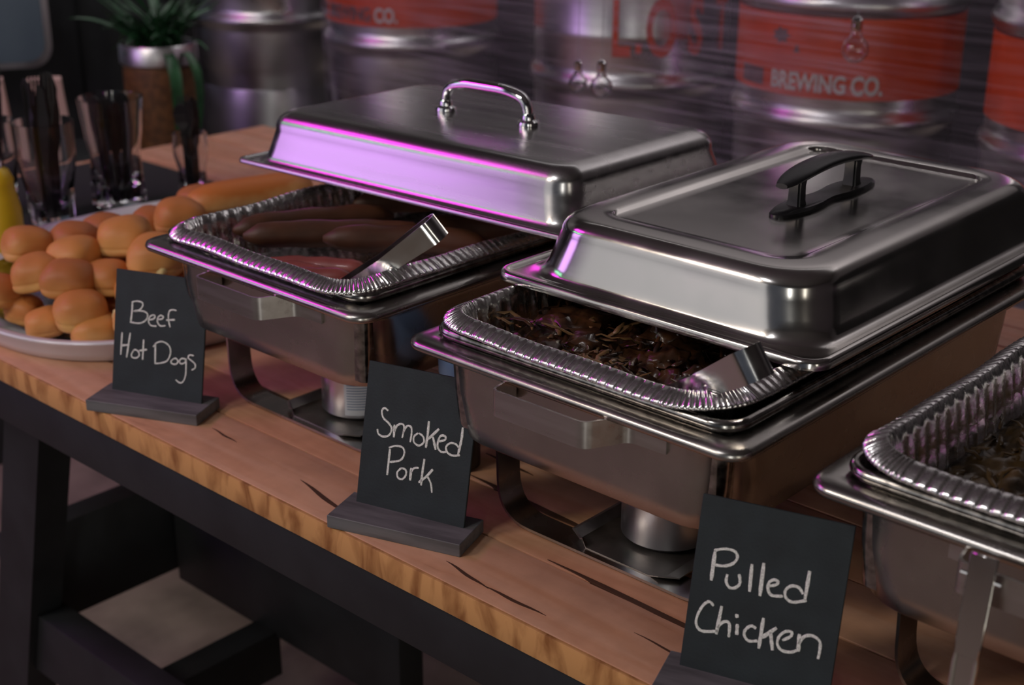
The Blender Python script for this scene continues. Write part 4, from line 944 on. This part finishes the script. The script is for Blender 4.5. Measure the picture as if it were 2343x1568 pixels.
# ------------------------------------------------------------------ far left: screen, cabinet, palm, paper bag
t = thing('television', 'grey flat screen with rounded corner and silver frame, top left', 'television', (-2.87, 0.745, FZ), math.radians(60))
ux = 0
bm = bmesh.new(); pr = rr(1.0, 0.62, 0.05, 8, 2, 2)
def plate(bm, pts, y0, y1, zc, xo):
    a = [bm.verts.new((x+xo, y0, z+zc)) for x, z, *_ in pts]; b = [bm.verts.new((x+xo, y1, z+zc)) for x, z, *_ in pts]
    n_ = len(a); bm.faces.new(a); bm.faces.new(b[::-1])
    for i in range(n_): bm.faces.new((a[i], b[i], b[(i+1) % n_], a[(i+1) % n_]))
plate(bm, rr(1.02, 0.64, 0.06, 8, 2, 2), 0.0, 0.05, 1.015, 0.0); finish(bm, 'housing', M['bezel'], t, smooth=False)
bm = bmesh.new(); plate(bm, rr(0.985, 0.605, 0.05, 8, 2, 2), -0.004, 0.0, 1.015, 0.0)
M['screen'] = mat('matt_screen', (0.10, 0.15, 0.18), 0.35, var=0.15, scale=2)
finish(bm, 'screen', M['screen'], t, smooth=False)
bm = bmesh.new(); bm_box(bm, (0, 0.03, 0.35), (0.08, 0.04, 0.70)); bm_box(bm, (0, 0.03, 0.012), (0.40, 0.28, 0.024)); finish(bm, 'stand', M['black_wood'], t, smooth=False)
t = thing('black_cabinet', 'tall black cabinet between the screen and the potted palm', 'cabinet', (-2.97, 1.48, FZ), math.radians(60))
box('cabinet_body', (0, 0, 0.85), (0.50, 0.36, 1.70), M['black_wood'], t, 0.004)
box('door', (-0.125, -0.186, 0.85), (0.24, 0.014, 1.62), M['black_wood'], t, 0.003); box('door', (0.125, -0.186, 0.85), (0.24, 0.014, 1.62), M['black_wood'], t, 0.003)
t = thing('side_counter', 'low black counter behind the glasses', 'counter', (-1.99, 0.575, FZ), math.radians(60))
box('counter_body', (0, 0, 0.315), (0.55, 0.30, 0.63), M['black_wood'], t, 0.004); box('counter_top', (0, 0, 0.640), (0.57, 0.32, 0.02), M['black_wood'], t, 0.003)
def bag(x, y, z, s, rz, label):
    bm = bmesh.new(); rings = []
    for zz, k in ((0, 1), (0.03, 1.02), (0.09, 0.98), (0.15, 0.9), (0.19, 0.82)):
        rings.append([(a*0.045*k*s*(1+0.06*math.sin(zz*60+a)), b*0.03*k*s, zz*s) for a, b in ((-1, -1), (0, -1.1), (1, -1), (1.05, 0), (1, 1), (0, 1.1), (-1, 1), (-1.05, 0))])
    loft(bm, rings, True, True); o = finish(bm, 'paper_bag', M['beige'], None, angle=30); o.location = (x, y, z); o.rotation_euler = (0, 0, rz); tag(o, label, 'paper bag', 'pale paper bags on the black counter')
bag(-1.865, 0.730, FZ+0.6505, 0.92, 1.05, 'pale pink paper bag on the low counter, behind the black cutlery')
bag(-1.945, 0.640, FZ+0.6505, 0.92, 1.0, 'pale pink paper bag at the left frame edge behind tall forks')
# palm in a planter
t = thing('potted_palm', 'narrow-leaved palm in a woven planter with a silver collar', 'plant', (-1.878, 1.027, FZ-0.0))
bm = bmesh.new(); lathe(bm, [(0.055, 0), (0.07, 0.01), (0.078, 0.3), (0.080, 0.60), (0.082, 0.80), (0.079, 0.825)], 32); finish(bm, 'planter', M['wicker'], t, angle=50)
bm = bmesh.new(); lathe(bm, [(0.083, 0.820), (0.087, 0.824), (0.087, 0.862), (0.084, 0.866), (0.079, 0.864), (0.078, 0.828)], 40, cap0=False, cap1=False); cl = finish(bm, 'collar', M['collar'], t, angle=40); cl['label'] = 'silver metal collar'
bm = bmesh.new(); lathe(bm, [(0.076, 0.815), (0.078, 0.850), (0.02, 0.854)], 24); finish(bm, 'soil', M['dark_drink'], t, angle=50)
rnd = random.Random(12)
def leafmesh(L_, w, droop):
    bm = bmesh.new(); rows = []; n = 9
    for i in range(n+1):
        s = i/n; x = L_*s*(0.72+0.1*s); z = L_*(0.75*s-droop*s*s); ww = w*math.sin(PI*min(1, 0.12+0.88*s))**0.7+0.0006
        rows.append([bm.verts.new((x, ww*q, z-abs(q)*ww*-0.4+dz)) for q, dz in ((-1, 0), (0, -0.001), (1, 0))])
    for i in range(n):
        for k in range(2): bm.faces.new((rows[i][k], rows[i][k+1], rows[i+1][k+1], rows[i+1][k]))
    o = finish(bm, 'leaf', M['leaf'], None, angle=80); me = o.data; bpy.data.objects.remove(o); return me
LM = [leafmesh(0.15, 0.0060, 0.40), leafmesh(0.13, 0.0055, 0.62), leafmesh(0.16, 0.0055, 0.15), leafmesh(0.22, 0.008, 1.35)]
for k in range(90):
    c = link(bpy.data.objects.new('leaf', LM[k % 3])); c.parent = t; c.location = (rnd.uniform(-0.04, 0.04), rnd.uniform(-0.04, 0.04), 0.855)
    c.rotation_euler = (rnd.uniform(-0.25, 0.25), rnd.uniform(-0.5, 0.25), rnd.uniform(0, 2*PI)); q = rnd.uniform(0.8, 1.25); c.scale = (q, q, q)
for k, (a, q) in enumerate(((-0.35, 1.25), (0.1, 1.1))):
    c = link(bpy.data.objects.new('leaf', LM[3])); c.parent = t; c.location = (0.05*math.cos(a), 0.05*math.sin(a), 0.856)
    c.rotation_euler = (0, 0.75, a); c.scale = (q, q*1.3, q)
